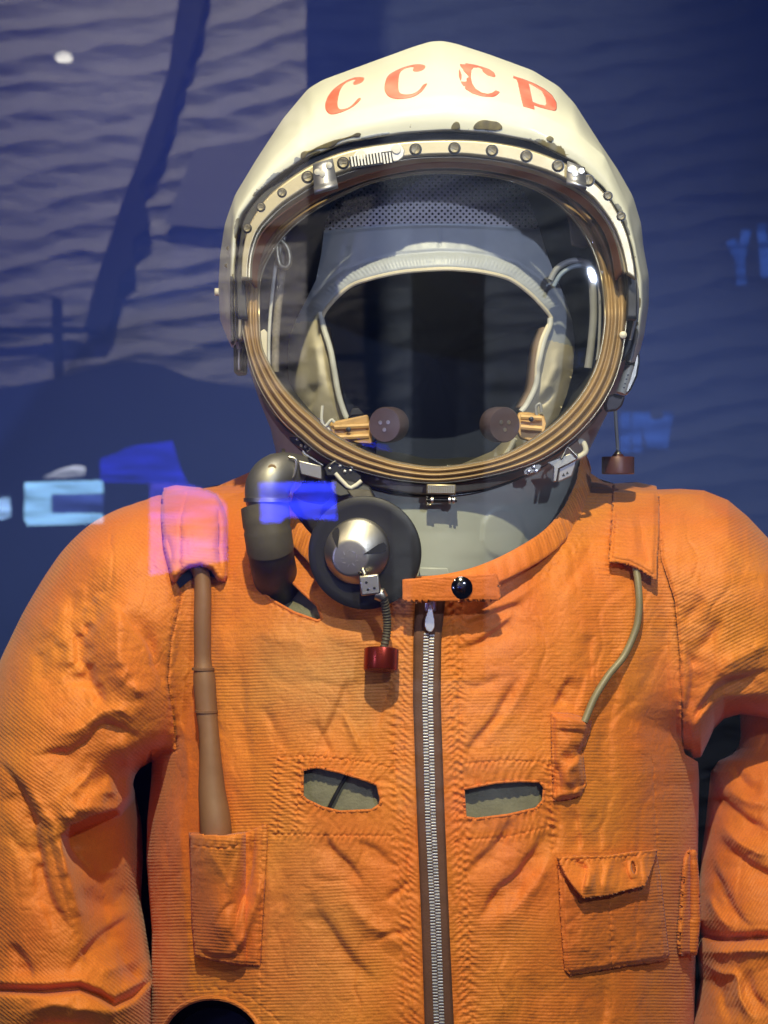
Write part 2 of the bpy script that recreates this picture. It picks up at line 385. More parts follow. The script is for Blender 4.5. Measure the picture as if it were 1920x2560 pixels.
# ================================================================== SETTING
def slab(name, x0, x1, y0, y1, z0, z1, m, parent=None):
    mb = MB(); obox(mb, ((x0 + x1) / 2, (y0 + y1) / 2, (z0 + z1) / 2), x1 - x0, y1 - y0, z1 - z0); return mb.build(name, m, parent, sm=False)
b_ = slab('backdrop_wall', -2.2, 2.2, .90, .95, -1.6, 1.9, M['backdrop']); tag(b_, 'plain navy display backdrop behind the suit', kind='structure')

# ================================================================== THE SUIT: surfaces as depth functions of the outline
YC = 0.03
TXL = [(1130, 720), (1145, 690), (1180, 625), (1215, 545), (1232, 440), (1250, 395), (1320, 385), (1700, 385), (1950, 378), (2050, 368), (2150, 366), (2330, 380), (2560, 378), (2800, 376)]
TXR = [(1130, 1420), (1150, 1440), (1175, 1465), (1205, 1510), (1222, 1610), (1235, 1760), (1300, 1765), (1700, 1755), (1950, 1748), (2300, 1742), (2560, 1736), (2800, 1735)]
TYF = [(1130, .02), (1180, -.005), (1215, -.03), (1250, -.055), (1320, -.085), (1400, -.105), (1470, -.118), (1600, -.130), (1900, -.142), (2300, -.150), (2800, -.150)]
SXL = [(1238, 430), (1243, 380), (1250, 350), (1290, 252), (1330, 200), (1380, 152), (1450, 105), (1530, 58), (1650, 0), (1800, -55), (1950, -90), (2100, -110), (2450, -118), (2560, -110), (2800, -100)]
SXR = [(1238, 560), (1300, 600), (1450, 600), (1700, 540), (1850, 480), (1905, 378), (1920, 350), (1938, 338), (1960, 332), (2010, 345), (2060, 355), (2150, 358), (2250, 352), (2350, 368), (2450, 384), (2480, 378), (2560, 380), (2800, 384)]
SYF = [(1238, .02), (1243, 0.0), (1260, -.02), (1300, -.045), (1400, -.075), (1550, -.095), (1800, -.105), (2100, -.100), (2450, -.098), (2520, -.108), (2800, -.11)]
SEAML = [(1230, 470), (1300, 452), (1480, 455), (1600, 428), (1700, 420), (1790, 432), (1875, 441), (1886, 420), (1896, 392), (1906, 380), (1960, 376), (2050, 368), (2150, 366), (2330, 380), (2560, 378), (2800, 376)]
SEAMR = [(1222, 1640), (1300, 1648), (1400, 1655), (1500, 1688), (1650, 1702), (1850, 1704), (1885, 1712), (1905, 1745), (1950, 1748), (2300, 1742), (2560, 1736), (2800, 1735)]
URX_T = [(1600, 1226), (1640, 1224), (1700, 1222), (1760, 1226), (1820, 1250), (1870, 1292), (1920, 1345), (1980, 1430), (2060, 1580), (2100, 1700)]
URX_B = [(1600, 1850), (1690, 1852), (1708, 1880), (1730, 1897), (1752, 1893), (1768, 1860), (1785, 1822), (1810, 1797), (1850, 1786), (1900, 1794), (1960, 1812), (2030, 1840), (2100, 1860)]
def prof(t, n=2.6, e=.46):
    a = np.abs(t); return np.where(a < 1, np.maximum(1 - a ** n, 0) ** e, 0)
def y_t(px, py):
    xl = tab(TXL, py); xr = tab(TXR, py); yf = stab(TYF, py); t = (px - (xl + xr) / 2) / ((xr - xl) / 2)
    return YC + (yf - YC) * prof(t) + np.maximum(np.abs(t) - 1, 0) * .5
def y_s(px, py):
    xl = stab(SXL, py); xr = stab(SXR, py); yf = stab(SYF, py); t = (px - (xl + xr) / 2) / ((xr - xl) / 2)
    return YC + (yf - YC) * prof(t, 2.2, .5) + np.maximum(np.abs(t) - 1, 0) * .5
def y_u(px, py):                       # right upper sleeve, by columns
    a = tab(URX_T, px); b = tab(URX_B, px); t = (py - (a + b) / 2) / ((b - a) / 2)
    f = np.where(t > 0, prof(t, 5.5, .5), prof(t, 2.3, .5))
    f = f * (1 - .25 * smooth((px - 1800) / 300))
    return YC - .120 * f + np.maximum(np.abs(t) - 1, 0) * .5
def smin(a, b, k):
    h = np.maximum(k - np.abs(a - b), 0) / k; return np.minimum(a, b) - h * h * k * .25

# folds: (points, width, amplitude in m (+ towards the viewer), side of the slow slope (0 both, 1, -1))
FOLDS_L = [
 ([(300, 1440), (255, 1500), (215, 1570), (210, 1650), (245, 1740), (300, 1800)], 40, -.0085, 1),
 ([(340, 1480), (300, 1560), (300, 1650), (350, 1740), (385, 1800)], 36, .0075, 0),
 ([(275, 1495), (320, 1545), (360, 1600), (392, 1670), (410, 1745)], 13, -.0050, -1),
 ([(180, 1440), (182, 1530), (200, 1620), (215, 1700), (300, 1790)], 34, -.0035, -1),
 ([(70, 1890), (140, 1885), (210, 1860), (265, 1815), (330, 1835), (360, 1855)], 18, -.0065, 1),
 ([(130, 1840), (210, 1815), (280, 1775), (360, 1800)], 18, .0045, 0),
 ([(300, 1830), (310, 1880), (320, 1950), (300, 2000)], 16, .0040, 0),
 ([(-30, 1890), (20, 1930), (62, 2010), (92, 2080), (110, 2180), (140, 2270), (200, 2350)], 16, -.0080, 1),
 ([(60, 1960), (110, 2040), (150, 2110), (170, 2200), (200, 2290), (215, 2350)], 16, .0055, 0),
 ([(0, 2060), (60, 2130), (80, 2200)], 20, -.003, 0),
 ([(165, 2440), (210, 2390), (260, 2340), (330, 2280)], 15, -.0060, 1),
 ([(180, 2120), (250, 2180), (330, 2150)], 20, .0050, 0),
 ([(190, 2230), (260, 2260), (340, 2220)], 22, -.0050, 0),
 ([(20, 2350), (60, 2400), (85, 2460)], 14, -.005, 1),
 ([(240, 2430), (300, 2420), (370, 2390)], 20, .0040, 0),
 ([(160, 1330), (230, 1380), (290, 1400)], 30, .0025, 0),
 ([(60, 1600), (110, 1650), (140, 1730)], 30, -.003, 0),
 ([(240, 1900), (200, 1960), (150, 2000)], 14, .0030, 0),
 ([(120, 2060), (180, 2030), (260, 2000), (330, 1930)], 46, .0130, 0),
 ([(40, 2540), (140, 2510), (260, 2530), (360, 2500)], 16, .004, 0),
 ([(0, 2590), (120, 2560), (300, 2570)], 14, -.004, 0),
]
FOLDS_T = [
 ([(555, 1500), (560, 1700), (568, 1900), (560, 2080)], 30, .0030, 0),
 ([(600, 1640), (612, 1800), (625, 1960)], 22, -.0030, 1),
 ([(650, 1760), (690, 1830), (720, 1890)], 16, -.0025, 0),
 ([(790, 1880), (830, 1800), (860, 1740), (880, 1690)], 14, -.0030, 1),
 ([(830, 1890), (800, 1830), (790, 1790)], 11, -.0026, -1),
 ([(905, 1890), (880, 1830), (850, 1780)], 10, .0022, 0),
 ([(990, 1700), (960, 1760), (940, 1830)], 13, -.0026, 1),
 ([(800, 1580), (900, 1600), (1000, 1640)], 22, .0020, 0),
 ([(807, 2078), (830, 2120), (870, 2165), (905, 2215)], 13, -.0040, 1),
 ([(880, 2110), (940, 2130), (1000, 2190)], 16, -.0026, 1),
 ([(770, 2230), (800, 2280), (835, 2340), (880, 2400), (945, 2465)], 18, -.0050, 1),
 ([(850, 2230), (900, 2290), (970, 2340), (1020, 2350)], 20, .0032, 0),
 ([(930, 2360), (980, 2335), (1030, 2330)], 9, -.0026, 0),
 ([(960, 2250), (1000, 2230), (1030, 2200)], 10, -.0024, 0),
 ([(700, 2100), (710, 2250), (700, 2400)], 20, -.0022, 0),
 ([(670, 2110), (672, 2300), (668, 2520)], 10, .0012, 0),
 ([(1150, 1565), (1210, 1545), (1260, 1520), (1320, 1505)], 13, -.0040, 1),
 ([(1140, 1630), (1200, 1605), (1250, 1570), (1290, 1530)], 13, -.0042, 1),
 ([(1180, 1590), (1240, 1560), (1290, 1530)], 12, .0022, 0),
 ([(1160, 1900), (1190, 1850), (1240, 1790), (1280, 1720), (1300, 1690)], 13, -.0042, 1),
 ([(1200, 1870), (1250, 1810), (1300, 1740), (1330, 1650)], 16, .0026, 0),
 ([(1385, 1780), (1405, 1730), (1430, 1690)], 10, -.0040, 1),
 ([(1430, 1780), (1450, 1720), (1460, 1680)], 10, -.0026, -1),
 ([(1150, 1700), (1190, 1720), (1260, 1690)], 14, -.0022, 0),
 ([(1480, 1580), (1476, 1640), (1470, 1700)], 14, -.0030, 1),
 ([(1540, 1480), (1545, 1650), (1520, 1850), (1515, 2080)], 26, -.0032, 1),
 ([(1600, 1560), (1600, 1750), (1610, 2000)], 24, .0026, 0),
 ([(1660, 1480), (1668, 1700), (1665, 1900)], 14, -.0024, 1),
 ([(1560, 1280), (1520, 1330), (1500, 1380)], 16, .0015, 0),
 ([(1165, 2190), (1210, 2145), (1260, 2080), (1300, 2050)], 14, -.0046, 1),
 ([(1190, 2300), (1240, 2240), (1300, 2180), (1340, 2120), (1358, 2060)], 15, -.0062, 1),
 ([(1230, 2330), (1300, 2260), (1360, 2180), (1375, 2120)], 18, .0035, 0),
 ([(1270, 2300), (1300, 2230), (1310, 2170)], 14, -.0028, 0),
 ([(1385, 1990), (1400, 2060), (1390, 2140)], 12, -.0028, 1),
 ([(1440, 2020), (1442, 2080), (1446, 2140)], 12, -.0034, 1),
 ([(1490, 2020), (1500, 2080), (1496, 2130)], 13, -.0030, 1),
 ([(1330, 2430), (1345, 2500), (1335, 2600)], 24, -.0030, 0),
 ([(1500, 2440), (1510, 2500), (1500, 2600)], 20, -.0038, 1),
 ([(1440, 2470), (1445, 2560), (1440, 2640)], 20, .0026, 0),
 ([(1590, 2430), (1600, 2520), (1598, 2620)], 22, .0026, 0),
 ([(1230, 2380), (1260, 2450), (1250, 2560)], 26, .0024, 0),
 ([(1700, 2180), (1706, 2300), (1700, 2560)], 18, -.0040, 1),
 ([(445, 1960), (455, 2150), (470, 2400), (460, 2560)], 16, .0040, 0),
 ([(425, 1700), (470, 1900), (462, 2080)], 12, .0022, 0),
 ([(410, 2010), (420, 2200), (415, 2500)], 14, -.0030, 1),
 ([(620, 1560), (700, 1600), (780, 1600)], 24, .0018, 0),
 ([(560, 1330), (575, 1420), (600, 1490)], 20, -.0022, 0),
 ([(1400, 1480), (1440, 1430), (1480, 1360)], 16, -.0022, 0),
 ([(830, 1450), (900, 1510), (960, 1530)], 12, -.0030, 1),
 ([(1200, 1520), (1280, 1500), (1350, 1450)], 12, .0016, 0),
]
FOLDS_R = [
 ([(1735, 1830), (1755, 1770), (1800, 1720), (1860, 1690), (1940, 1680)], 15, -.0075, 1),
 ([(1720, 1870), (1745, 1810), (1790, 1755), (1850, 1735), (1930, 1738)], 14, .0060, 0),
 ([(1715, 1800), (1730, 1700), (1725, 1600)], 13, -.0060, 1),
 ([(1740, 1640), (1780, 1590), (1800, 1540)], 14, -.0040, 0),
 ([(1700, 1560), (1740, 1520), (1750, 1480)], 16, -.0026, 0),
 ([(1770, 1700), (1850, 1640), (1940, 1600)], 22, .0050, 0),
 ([(1740, 1760), (1810, 1690), (1880, 1650)], 14, .003, 0),
 ([(1790, 1360), (1850, 1420), (1900, 1500)], 30, -.0030, 0),
 ([(1720, 1400), (1760, 1500), (1790, 1560)], 24, .0025, 0),
 ([(1700, 1300), (1780, 1330), (1830, 1400)], 26, -.0015, 0),
]
FOLDS_D = [
 ([(1775, 1960), (1820, 2010), (1880, 2060), (1940, 2090)], 15, -.0080, 1),
 ([(1800, 1950), (1850, 1990), (1930, 2020)], 17, .0060, 0),
 ([(1790, 2090), (1850, 2150), (1900, 2180), (1960, 2200)], 15, -.0085, 1),
 ([(1800, 2060), (1850, 2110), (1930, 2150)], 14, .0070, 0),
 ([(1765, 2230), (1790, 2280), (1830, 2330)], 12, .0070, 0),
 ([(1780, 2130), (1800, 2200), (1840, 2280), (1880, 2320)], 11, -.0080, 1),
 ([(1740, 2335), (1800, 2350), (1860, 2345), (1960, 2345)], 10, -.0170, 0),
 ([(1750, 2370), (1800, 2380), (1880, 2375), (1960, 2380)], 13, .0080, 0),
 ([(1750, 2400), (1800, 2430), (1840, 2440), (1850, 2500), (1890, 2560)], 11, .0080, 0),
 ([(1760, 2450), (1810, 2480), (1830, 2560)], 15, -.0090, 0),
 ([(1870, 2420), (1880, 2480), (1920, 2540)], 14, -.0060, 1),
 ([(1830, 1900), (1870, 1960), (1900, 1990)], 14, -.005, 0),
]
def folds(px, py, F):
    r = np.zeros(px.shape)
    for pts, wd, amp, side in F:
        P = np.array(cr(pts, 4)); mg = wd * 4.5
        m = (px > P[:, 0].min() - mg) & (px < P[:, 0].max() + mg) & (py > P[:, 1].min() - mg) & (py < P[:, 1].max() + mg)
        if not m.any(): continue
        x = px[m]; y = py[m]; x2 = x + 5 * vnoise(x / 60, y / 60, 31); y2 = y + 5 * vnoise(x / 60, y / 60, 32)
        d, s, a, L, _, _ = seg_dist(x2, y2, [tuple(p) for p in P])
        q = d / wd
        if side: q = np.where(s * side > 0, d / (wd * 2.3), d / (wd * .62))
        taper = smooth(np.minimum(a, L - a) / (.35 * L) + .12)
        r[m] += amp * np.exp(-q ** 1.7) * taper * (1 + .25 * vnoise(x / 25, y / 25, 5))
    return r
def pucker(px, py, pts, wd, lam, amp, slant=0, groove=.0008, gw=2.6, seed=0):
    P = np.array(pts, float); r = np.zeros(px.shape); mg = wd * 3
    m = (px > P[:, 0].min() - mg) & (px < P[:, 0].max() + mg) & (py > P[:, 1].min() - mg) & (py < P[:, 1].max() + mg)
    if not m.any(): return r
    x = px[m]; y = py[m]; d, s, a, L, _, _ = seg_dist(x, y, pts)
    al = a + slant * d * s
    ph = 2 * math.pi * al / lam + 5.0 * vnoise(al / (lam * 2.3), s * .7 + seed, 3 + seed)
    r[m] = amp * np.sin(ph) * np.exp(-(d / wd) ** 1.6) * (.55 + .6 * np.abs(vnoise(a / 60, s * 3, 9 + seed))) - groove * np.exp(-(d / gw) ** 2) * (.65 + .35 * np.sin(a * 2 * math.pi / 6.5))
    return r
ZL = [(1012, 1500), (1008, 1620), (1006, 1750), (1014, 2039), (1028, 2330), (1036, 2560), (1042, 2800)]
ZR = [(1134, 1500), (1126, 1620), (1126, 1750), (1140, 2039), (1150, 2329), (1164, 2560), (1170, 2800)]
ZC = [(1078, 1500), (1072, 1600), (1069, 1750), (1076, 2039), (1088, 2280), (1098, 2560), (1104, 2800)]
SLIT_L = [(756, 1925), (790, 1917), (850, 1930), (920, 1952), (944, 1962), (953, 2000), (950, 2012), (930, 2026), (850, 2030), (805, 2019), (765, 2000), (756, 1990)]
SLIT_R = [(1158, 1972), (1240, 1956), (1300, 1952), (1350, 1954), (1361, 1968), (1358, 2002), (1340, 2022), (1270, 2038), (1190, 2048), (1163, 2044)]
HOSE_HOLE = [(622, 1395), (628, 1430), (640, 1462), (675, 1498), (735, 1532), (794, 1553), (806, 1547), (794, 1514), (762, 1485), (731, 1455), (700, 1380), (690, 1340), (640, 1345)]
PORT = [(530 + 128 * math.cos(a), 2610 + 116 * math.sin(a)) for a in np.linspace(0, 2 * math.pi, 40, endpoint=False)]
NECKCUT = [(700, 1090), (672, 1190), (690, 1262), (745, 1350), (835, 1435), (930, 1478), (1060, 1490), (1180, 1474), (1260, 1450), (1380, 1380), (1445, 1300), (1478, 1200), (1470, 1130), (1420, 1080)]
def cloth_base(px, py, seed):
    r = .0032 * fbm(px / 190, py / 260, seed, 2) + .0007 * fbm(px / 55, py / 100, seed + 5, 2) + .0011 * vnoise(px / 62 + .3 * np.sin(py / 150), py / 520, seed + 6)
    wx = px + 18 * vnoise(px / 70, py / 70, seed + 8); wy = py + 18 * vnoise(px / 70, py / 70, seed + 9)
    n = fbm(wx / 120, wy / 230, seed + 12, 2); r = r - .0008 * np.exp(-(n / .10) ** 2)       # sharp little creases
    n = fbm(wx / 40 + wy / 90, wy / 60 - wx / 120, seed + 15, 2); r = r - .0003 * np.exp(-(n / .12) ** 2)
    r = r + .00022 * fbm(px / 9, py / 9, seed + 20, 2)
    return r
def disp_torso(px, py):
    r = cloth_base(px, py, 40) + folds(px, py, FOLDS_T)
    for Z, sd in ((ZL, 0), (ZR, 3)):
        r = r + pucker(px, py, Z, 15, 18, .0008, .8 if sd == 0 else -.8, .0011, seed=sd)
    for q, sd in (([(x - 24, y) for x, y in ZL], 5), ([(x + 22, y) for x, y in ZR], 6)):
        r = r + pucker(px, py, q, 14, 22, .0008, .5, .0009, seed=sd)
    # stitched patches round the two slits
    for k, q in enumerate(([(692, 1893), (770, 1890), (880, 1900), (985, 1920)], [(692, 2085), (800, 2088), (985, 2090)], [(694, 1893), (692, 2086)],
              [(1150, 1912), (1260, 1900), (1375, 1906)], [(1150, 2100), (1260, 2094), (1375, 2066)], [(1374, 1906), (1378, 2070)], [(745, 1900), (742, 2080)])):
        r = r + pucker(px, py, q, 15, 16, .0010, .5, .0010, seed=10 + k)
    for P_, sd in ((SLIT_L, 20), (SLIT_R, 21)): r = r + pucker(px, py, P_ + [P_[0]], 24, 23, .0008, .3, 0, seed=sd)
    r = r + pucker(px, py, [(x - 0, y + 8) for x, y in HOSE_HOLE[:6]], 14, 22, .0008, 0, .0006, seed=30)
    r = r + pucker(px, py, [(700, 1300), (760, 1380), (850, 1458), (940, 1500), (1000, 1515)], 16, 24, .0010, .4, .0012, seed=31)
    r = r + pucker(px, py, [(1500, 1215), (1480, 1300), (1440, 1370), (1370, 1430), (1250, 1480)], 8, 26, .0006, .4, .0006, seed=32)
    # armhole seams, vertical seams below the pockets
    r = r + pucker(px, py, [(y, x) for x, y in SEAML[:8]], 10, 26, .0006, 0, .0028, 4.5, seed=33)
    r = r + pucker(px, py, [(y, x) for x, y in SEAMR[:7]], 10, 26, .0006, 0, .0026, 4.5, seed=34)
    r = r + pucker(px, py, [(655, 2060), (652, 2300), (648, 2800)], 8, 22, .0005, 0, .0012, 3, seed=35)
    r = r + pucker(px, py, [(1632, 1900), (1640, 2080), (1652, 2400)], 8, 24, .0005, 0, .0010, 3, seed=36)
    r = r + pucker(px, py, [(1378, 2010), (1384, 2130)], 9, 18, .0010, .5, .0008, 3, seed=37)
    r = r + pucker(px, py, [(420, 2520), (470, 2480), (540, 2470), (620, 2490), (690, 2545), (720, 2600)], 12, 28, .0009, .2, .0009, 3, seed=38)
    r = r + pucker(px, py, [(1545, 1260), (1530, 1340), (1528, 1440)], 20, 16, .0010, .1, .0004, 3, seed=39)
    return r
def body_y(px, py):
    a = y_t(px, py); b = y_s(px, py); c = y_u(px, py)
    fl = smooth((1925 - py) / 30) ; fr = smooth((1895 - py) / 25)
    r = np.where(px < 1000, smin(a, b + (1 - fl) * .3, .035), smin(a, c + (1 - fr) * .3, .035))
    return r
def torso_y(px, py): px = np.asarray(px, float); py = np.asarray(py, float); return body_y(px, py) - disp_torso(px, py)
def ty(px, py, off=0): return float(torso_y(np.array([px]), np.array([py]))[0]) - off

SUIT = thing('pressure_suit', (0.05, .03, -.42), 'orange ribbed cosmonaut pressure suit with zip, pockets and hoses, displayed upright', 'space suit')

def heightsheet(name, rows, xl, xr, yfun, mat_, parent, cell=2.6, cuts=(), ribf=None, back=True, tanf=None, nrow=None, edge_pow=1.6, yc=YC):
    py = np.arange(rows[0], rows[1], cell)
    L = xl(py); R = xr(py); n = int((R - L).max() / cell); s = np.linspace(-1, 1, n)
    k = edge_pow; ss = np.sign(s) * (1 - (1 - np.abs(s)) ** k); ss = .55 * ss + .45 * s
    px = (L + R)[:, None] / 2 + (R - L)[:, None] / 2 * ss[None]; PY = np.repeat(py[:, None], n, 1)
    fx, fy = px.copy(), PY.copy(); cellv = cell * 1.15
    kill = None
    for poly in cuts:
        sd, nx, ny = sdist(fx, fy, poly); near = np.abs(sd) < cellv * .75
        fx = np.where(near, nx, fx); fy = np.where(near, ny, fy)
    Y = yfun(fx, fy)
    V = Wn(fx, fy, Y).reshape(-1, 3); F = grid_faces(len(py), n)
    cx = fx.ravel()[F].mean(1); cy = fy.ravel()[F].mean(1); keep = np.ones(len(F), bool)
    for poly in cuts: keep &= ~inside(cx, cy, poly)
    F = F[keep]
    rib = (ribf(fx, fy) if ribf else fy)
    A = {'rib': rib.ravel(), 'tan': (tanf(fx, fy) if tanf else np.zeros(fx.shape)).ravel()}
    if back:
        st = 5; idx = np.arange(0, n, st); idx = np.unique(np.append(idx, n - 1)); jj = np.unique(np.append(np.arange(0, len(py), st), len(py) - 1))
        bx = px[np.ix_(jj, idx)]; by = PY[np.ix_(jj, idx)]; sil = body_y if yfun is torso_y else yfun
        yb = yfun(bx, by); yb = np.maximum(2 * yc - yb, yb + .0005)
        V2 = Wn(bx, by, yb).reshape(-1, 3); F2 = grid_faces(len(jj), len(idx), flip=True) + len(V)
        V = np.vstack([V, V2]); F = np.vstack([F, F2]); A = {'rib': np.append(A['rib'], by.ravel()), 'tan': np.append(A['tan'], np.zeros(by.size))}
    V, F, A = compact(V, F, A)
    return link(name, mesh_np(V, F, A), parent, mat_)
def rib_torso(px, py): return py + 10 * fbm(px / 300, py / 300, 77, 2) + 18 * np.sin((px - 900) / 420)
def tan_torso(px, py):   # the cloth has faded to tan on the left breast
    d = np.hypot((px - 800) / 230, (py - 1680) / 190); a = .8 * smooth(1.25 - d)
    d2 = np.hypot((px - 760) / 200, (py - 2330) / 330); a = np.maximum(a, .35 * smooth(1.2 - d2))
    return np.clip(a * (.85 + .3 * fbm(px / 60, py / 60, 3, 3)), 0, 1)
torso = heightsheet('torso', (1132, 2790), lambda y: np.maximum(np.where(y < 1906, tab([(1230, 470), (1300, 452), (1480, 455), (1600, 428), (1700, 420), (1790, 432), (1840, 438), (1862, 410), (1878, 380), (1906, 380)], y), tab(SEAML, y)), tab(TXL, y)), lambda y: np.minimum(tab(SEAMR, y), tab(TXR, y)), torso_y, M['cloth'], SUIT,
                    cell=2.6, cuts=(NECKCUT, SLIT_L, SLIT_R, HOSE_HOLE, PORT), ribf=rib_torso, tanf=tan_torso)
# ---- left sleeve (viewer's left)
RECESS = [(150, 2088), (175, 2062), (235, 2035), (290, 2020), (320, 1985), (345, 1930), (420, 1930), (420, 2440), (372, 2455), (300, 2480), (240, 2440), (190, 2400), (170, 2300), (160, 2200)]
SHAD = [(-200, 2476), (0, 2474), (110, 2478), (200, 2470), (250, 2490), (285, 2512), (330, 2490), (385, 2440)]
def sleeve_y(px, py):
    px = np.asarray(px, float); py = np.asarray(py, float)
    a = y_s(px, py); fl = smooth((1925 - py) / 30)
    r = np.where(px > 300, smin(a, y_t(px, py) + (1 - fl) * .3, .035), a)
    sd, _, _ = sdist(px, py, RECESS); r = r + .042 * smooth(-sd / (24 + 75 * smooth((py - 2105) / 110) * smooth((345 - px) / 60))) * (1 - .45 * smooth((py - 2120) / 260)) * (1 - smooth((px - 330) / 60) * .4)
    d, s, ar, L, _, _ = seg_dist(px, py, SHAD)
    r = r + .018 * np.exp(-(d / np.where(s > 0, 9, 12)) ** 2) - .008 * np.exp(-(d / 60) ** 2) * (s > 0) - .010 * np.exp(-(d / 34) ** 2) * (s <= 0)
    r = r + .030 * smooth((py - 1872) / 34) * smooth((px - 366) / 14) * (py < 1907)
    r = r - cloth_base(px, py, 90) * 1.15 - 1.25 * folds(px, py, FOLDS_L)
    r = r - pucker(px, py, [(y, x) for x, y in SEAML[:8]], 10, 26, .0006, 0, .0028, 4.5, seed=33)
    r = r - pucker(px, py, [(120, 2090), (150, 2200), (180, 2320), (215, 2400)], 9, 30, .0004, 0, .0010, 4, seed=41)
    return r
def sl_r(y): return np.where(y < 1906, tab(SEAML, y), tab(SXR, y))
def rib_left(px, py):
    a = np.radians(38 + 34 * smooth((py - 2050) / 350)); a = math.radians(40)
    return -math.sin(a) * px + math.cos(a) * py + 14 * fbm(px / 200, py / 200, 15, 2)
heightsheet('sleeve', (1238, 2790), lambda y: stab(SXL, y), sl_r, sleeve_y, M['cloth'], SUIT, cell=2.6, ribf=rib_left)
# ---- right sleeve, upper part: built by columns
def upper_y(px, py):
    px = np.asarray(px, float); py = np.asarray(py, float); c = y_u(px, py); fr = smooth((1895 - py) / 25)
    r = np.where(px < 1790, smin(c, y_t(px, py) + (1 - fr) * .3, .035), c)
    a = tab(URX_T, px); b = tab(URX_B, px); t = np.abs((py - (a + b) / 2) / ((b - a) / 2)); e = smooth((1 - t) / .06) * .9 + .1
    r = r - (cloth_base(px, py, 120) + folds(px, py, FOLDS_R)) * e - pucker(px, py, [(y, x) for x, y in SEAMR[:7]], 10, 26, .0006, 0, .0026, 4.5, seed=34)
    return r
def colsheet(name, cols, top, bot, yfun, mat_, parent, cell, ribf):
    pxs = []; x = cols[0]
    n = int((cols[1] - cols[0]) / cell); px = np.linspace(cols[0], cols[1], n)
    m = 260; s = np.linspace(-1, 1, m); ss = .6 * np.sign(s) * (1 - (1 - np.abs(s)) ** 1.7) + .4 * s
    T = top(px); B = bot(px); PY = (T + B)[:, None] / 2 + (B - T)[:, None] / 2 * ss[None]; PX = np.repeat(px[:, None], m, 1)
    PX = np.maximum(PX, tab(SEAMR, np.minimum(PY, 1850)) - 1.0)          # start on the armhole seam
    Y = yfun(PX, PY); V = Wn(PX, PY, Y).reshape(-1, 3); F = grid_faces(n, m, flip=True)
    yb = np.maximum(2 * YC - Y, Y + .0005); V2 = Wn(PX, PY, yb).reshape(-1, 3)
    F = np.vstack([F, grid_faces(n, m) + len(V)]); V = np.vstack([V, V2])
    rb = ribf(PX, PY).ravel(); A = {'rib': np.append(rb, rb), 'tan': np.zeros(len(V))}
    a = V[F]; ar = np.linalg.norm(np.cross(a[:, 2] - a[:, 0], a[:, 3] - a[:, 1]), axis=1); F = F[ar > 1e-10]
    V, F, A = compact(V, F, A); return link(name, mesh_np(V, F, A), parent, mat_)
def rib_right(px, py): a = math.radians(-27); return -math.sin(a) * px + math.cos(a) * py + 14 * fbm(px / 200, py / 200, 18, 2)
colsheet('sleeve', (1640, 2099), lambda x: tab(URX_T, x), lambda x: tab(URX_B, x), upper_y, M['cloth'], SUIT, 2.6, rib_right)
# ---- right forearm sleeve hanging below
DXL = [(1700, 1862), (1790, 1850), (1840, 1852), (1870, 1846), (1888, 1828), (1902, 1796), (1930, 1777), (2050, 1765), (2150, 1752), (2300, 1742), (2340, 1752), (2380, 1742), (2450, 1750), (2560, 1730), (2800, 1720)]
DXR = [(1700, 2150), (1900, 2170), (2100, 2190), (2800, 2200)]
def down_y(px, py):
    xl = tab(DXL, py); xr = tab(DXR, py); t = (px - (xl + xr) / 2) / ((xr - xl) / 2)
    yf = tab([(1700, .0), (1880, -.015), (1950, -.035), (2150, -.065), (2330, -.085), (2500, -.095), (2800, -.1)], py)
    r = .05 + (yf - .05) * prof(t, 2.2, .5)
    return r - (cloth_base(px, py, 160) * 1.3 + folds(px, py, FOLDS_D)) * smooth((1 - np.abs(t)) / .05)
def rib_down(px, py): a = math.radians(-58); return -math.sin(a) * px + math.cos(a) * py + 14 * fbm(px / 200, py / 200, 19, 2)
heightsheet('forearm_sleeve', (1702, 2790), lambda y: tab(DXL, y), lambda y: tab(DXR, y), down_y, M['cloth2'], SUIT, cell=3.2, ribf=rib_down, yc=.05)
FORM = thing('gap_dark_form', (0, .1, -.4), 'added black form behind the armpit gaps, making them dark', 'shade form')  # black body added so the gaps beside the arms turn dark
rows = []
for z, a, b in ((-.52, .250, .030), (-.40, .262, .034), (-.28, .268, .034), (-.20, .275, .030), (-.13, .275, .03), (-.08, .24, .02), (-.06, .15, .008)):
    th = np.linspace(0, 2 * np.pi, 48, endpoint=False); rows.append(np.stack([.032 + a * np.cos(th), .115 + b * np.sin(th), z + 0 * th], -1))
link('gap_dark_body', mesh_np(np.stack(rows).reshape(-1, 3), grid_faces(7, 48, False, True)), FORM, M['black'])
# ---- inner olive layer seen through the openings
def inner_y(px, py): return body_y(px, py) + .009 + .034 * np.exp(-((px - 690) / 55) ** 2 - ((py - 1440) / 70) ** 2) - .0012 * fbm(px / 60, py / 60, 201, 3)
py_ = np.arange(1330, 2790, 9.0); px_ = np.arange(470, 1690, 9.0); PX_, PY_ = np.meshgrid(px_, py_)
def grid_obj(name, PX, PY, Y, m, parent, cutp=None, A=None, cut2=None):
    V = Wn(PX, PY, Y).reshape(-1, 3); F = grid_faces(*PX.shape)
    if cutp is not None:
        cx = PX.ravel()[F].mean(1); cy = PY.ravel()[F].mean(1); F = F[~inside(cx, cy, cutp)]
    if cut2 is not None: F = F[~inside(PX.ravel()[F].mean(1), PY.ravel()[F].mean(1), cut2)]
    V, F, A = compact(V, F, A or {}); return link(name, mesh_np(V, F, A), parent, m)
inn = grid_obj('inner_layer', PX_, PY_, inner_y(PX_, PY_), M['olive'], SUIT, NECKCUT, cut2=[(530 + 160 * math.cos(a), 2610 + 150 * math.sin(a)) for a in np.linspace(0, 6.283, 30)[:-1]]); inn['label'] = 'olive green inner layer showing through the slits'
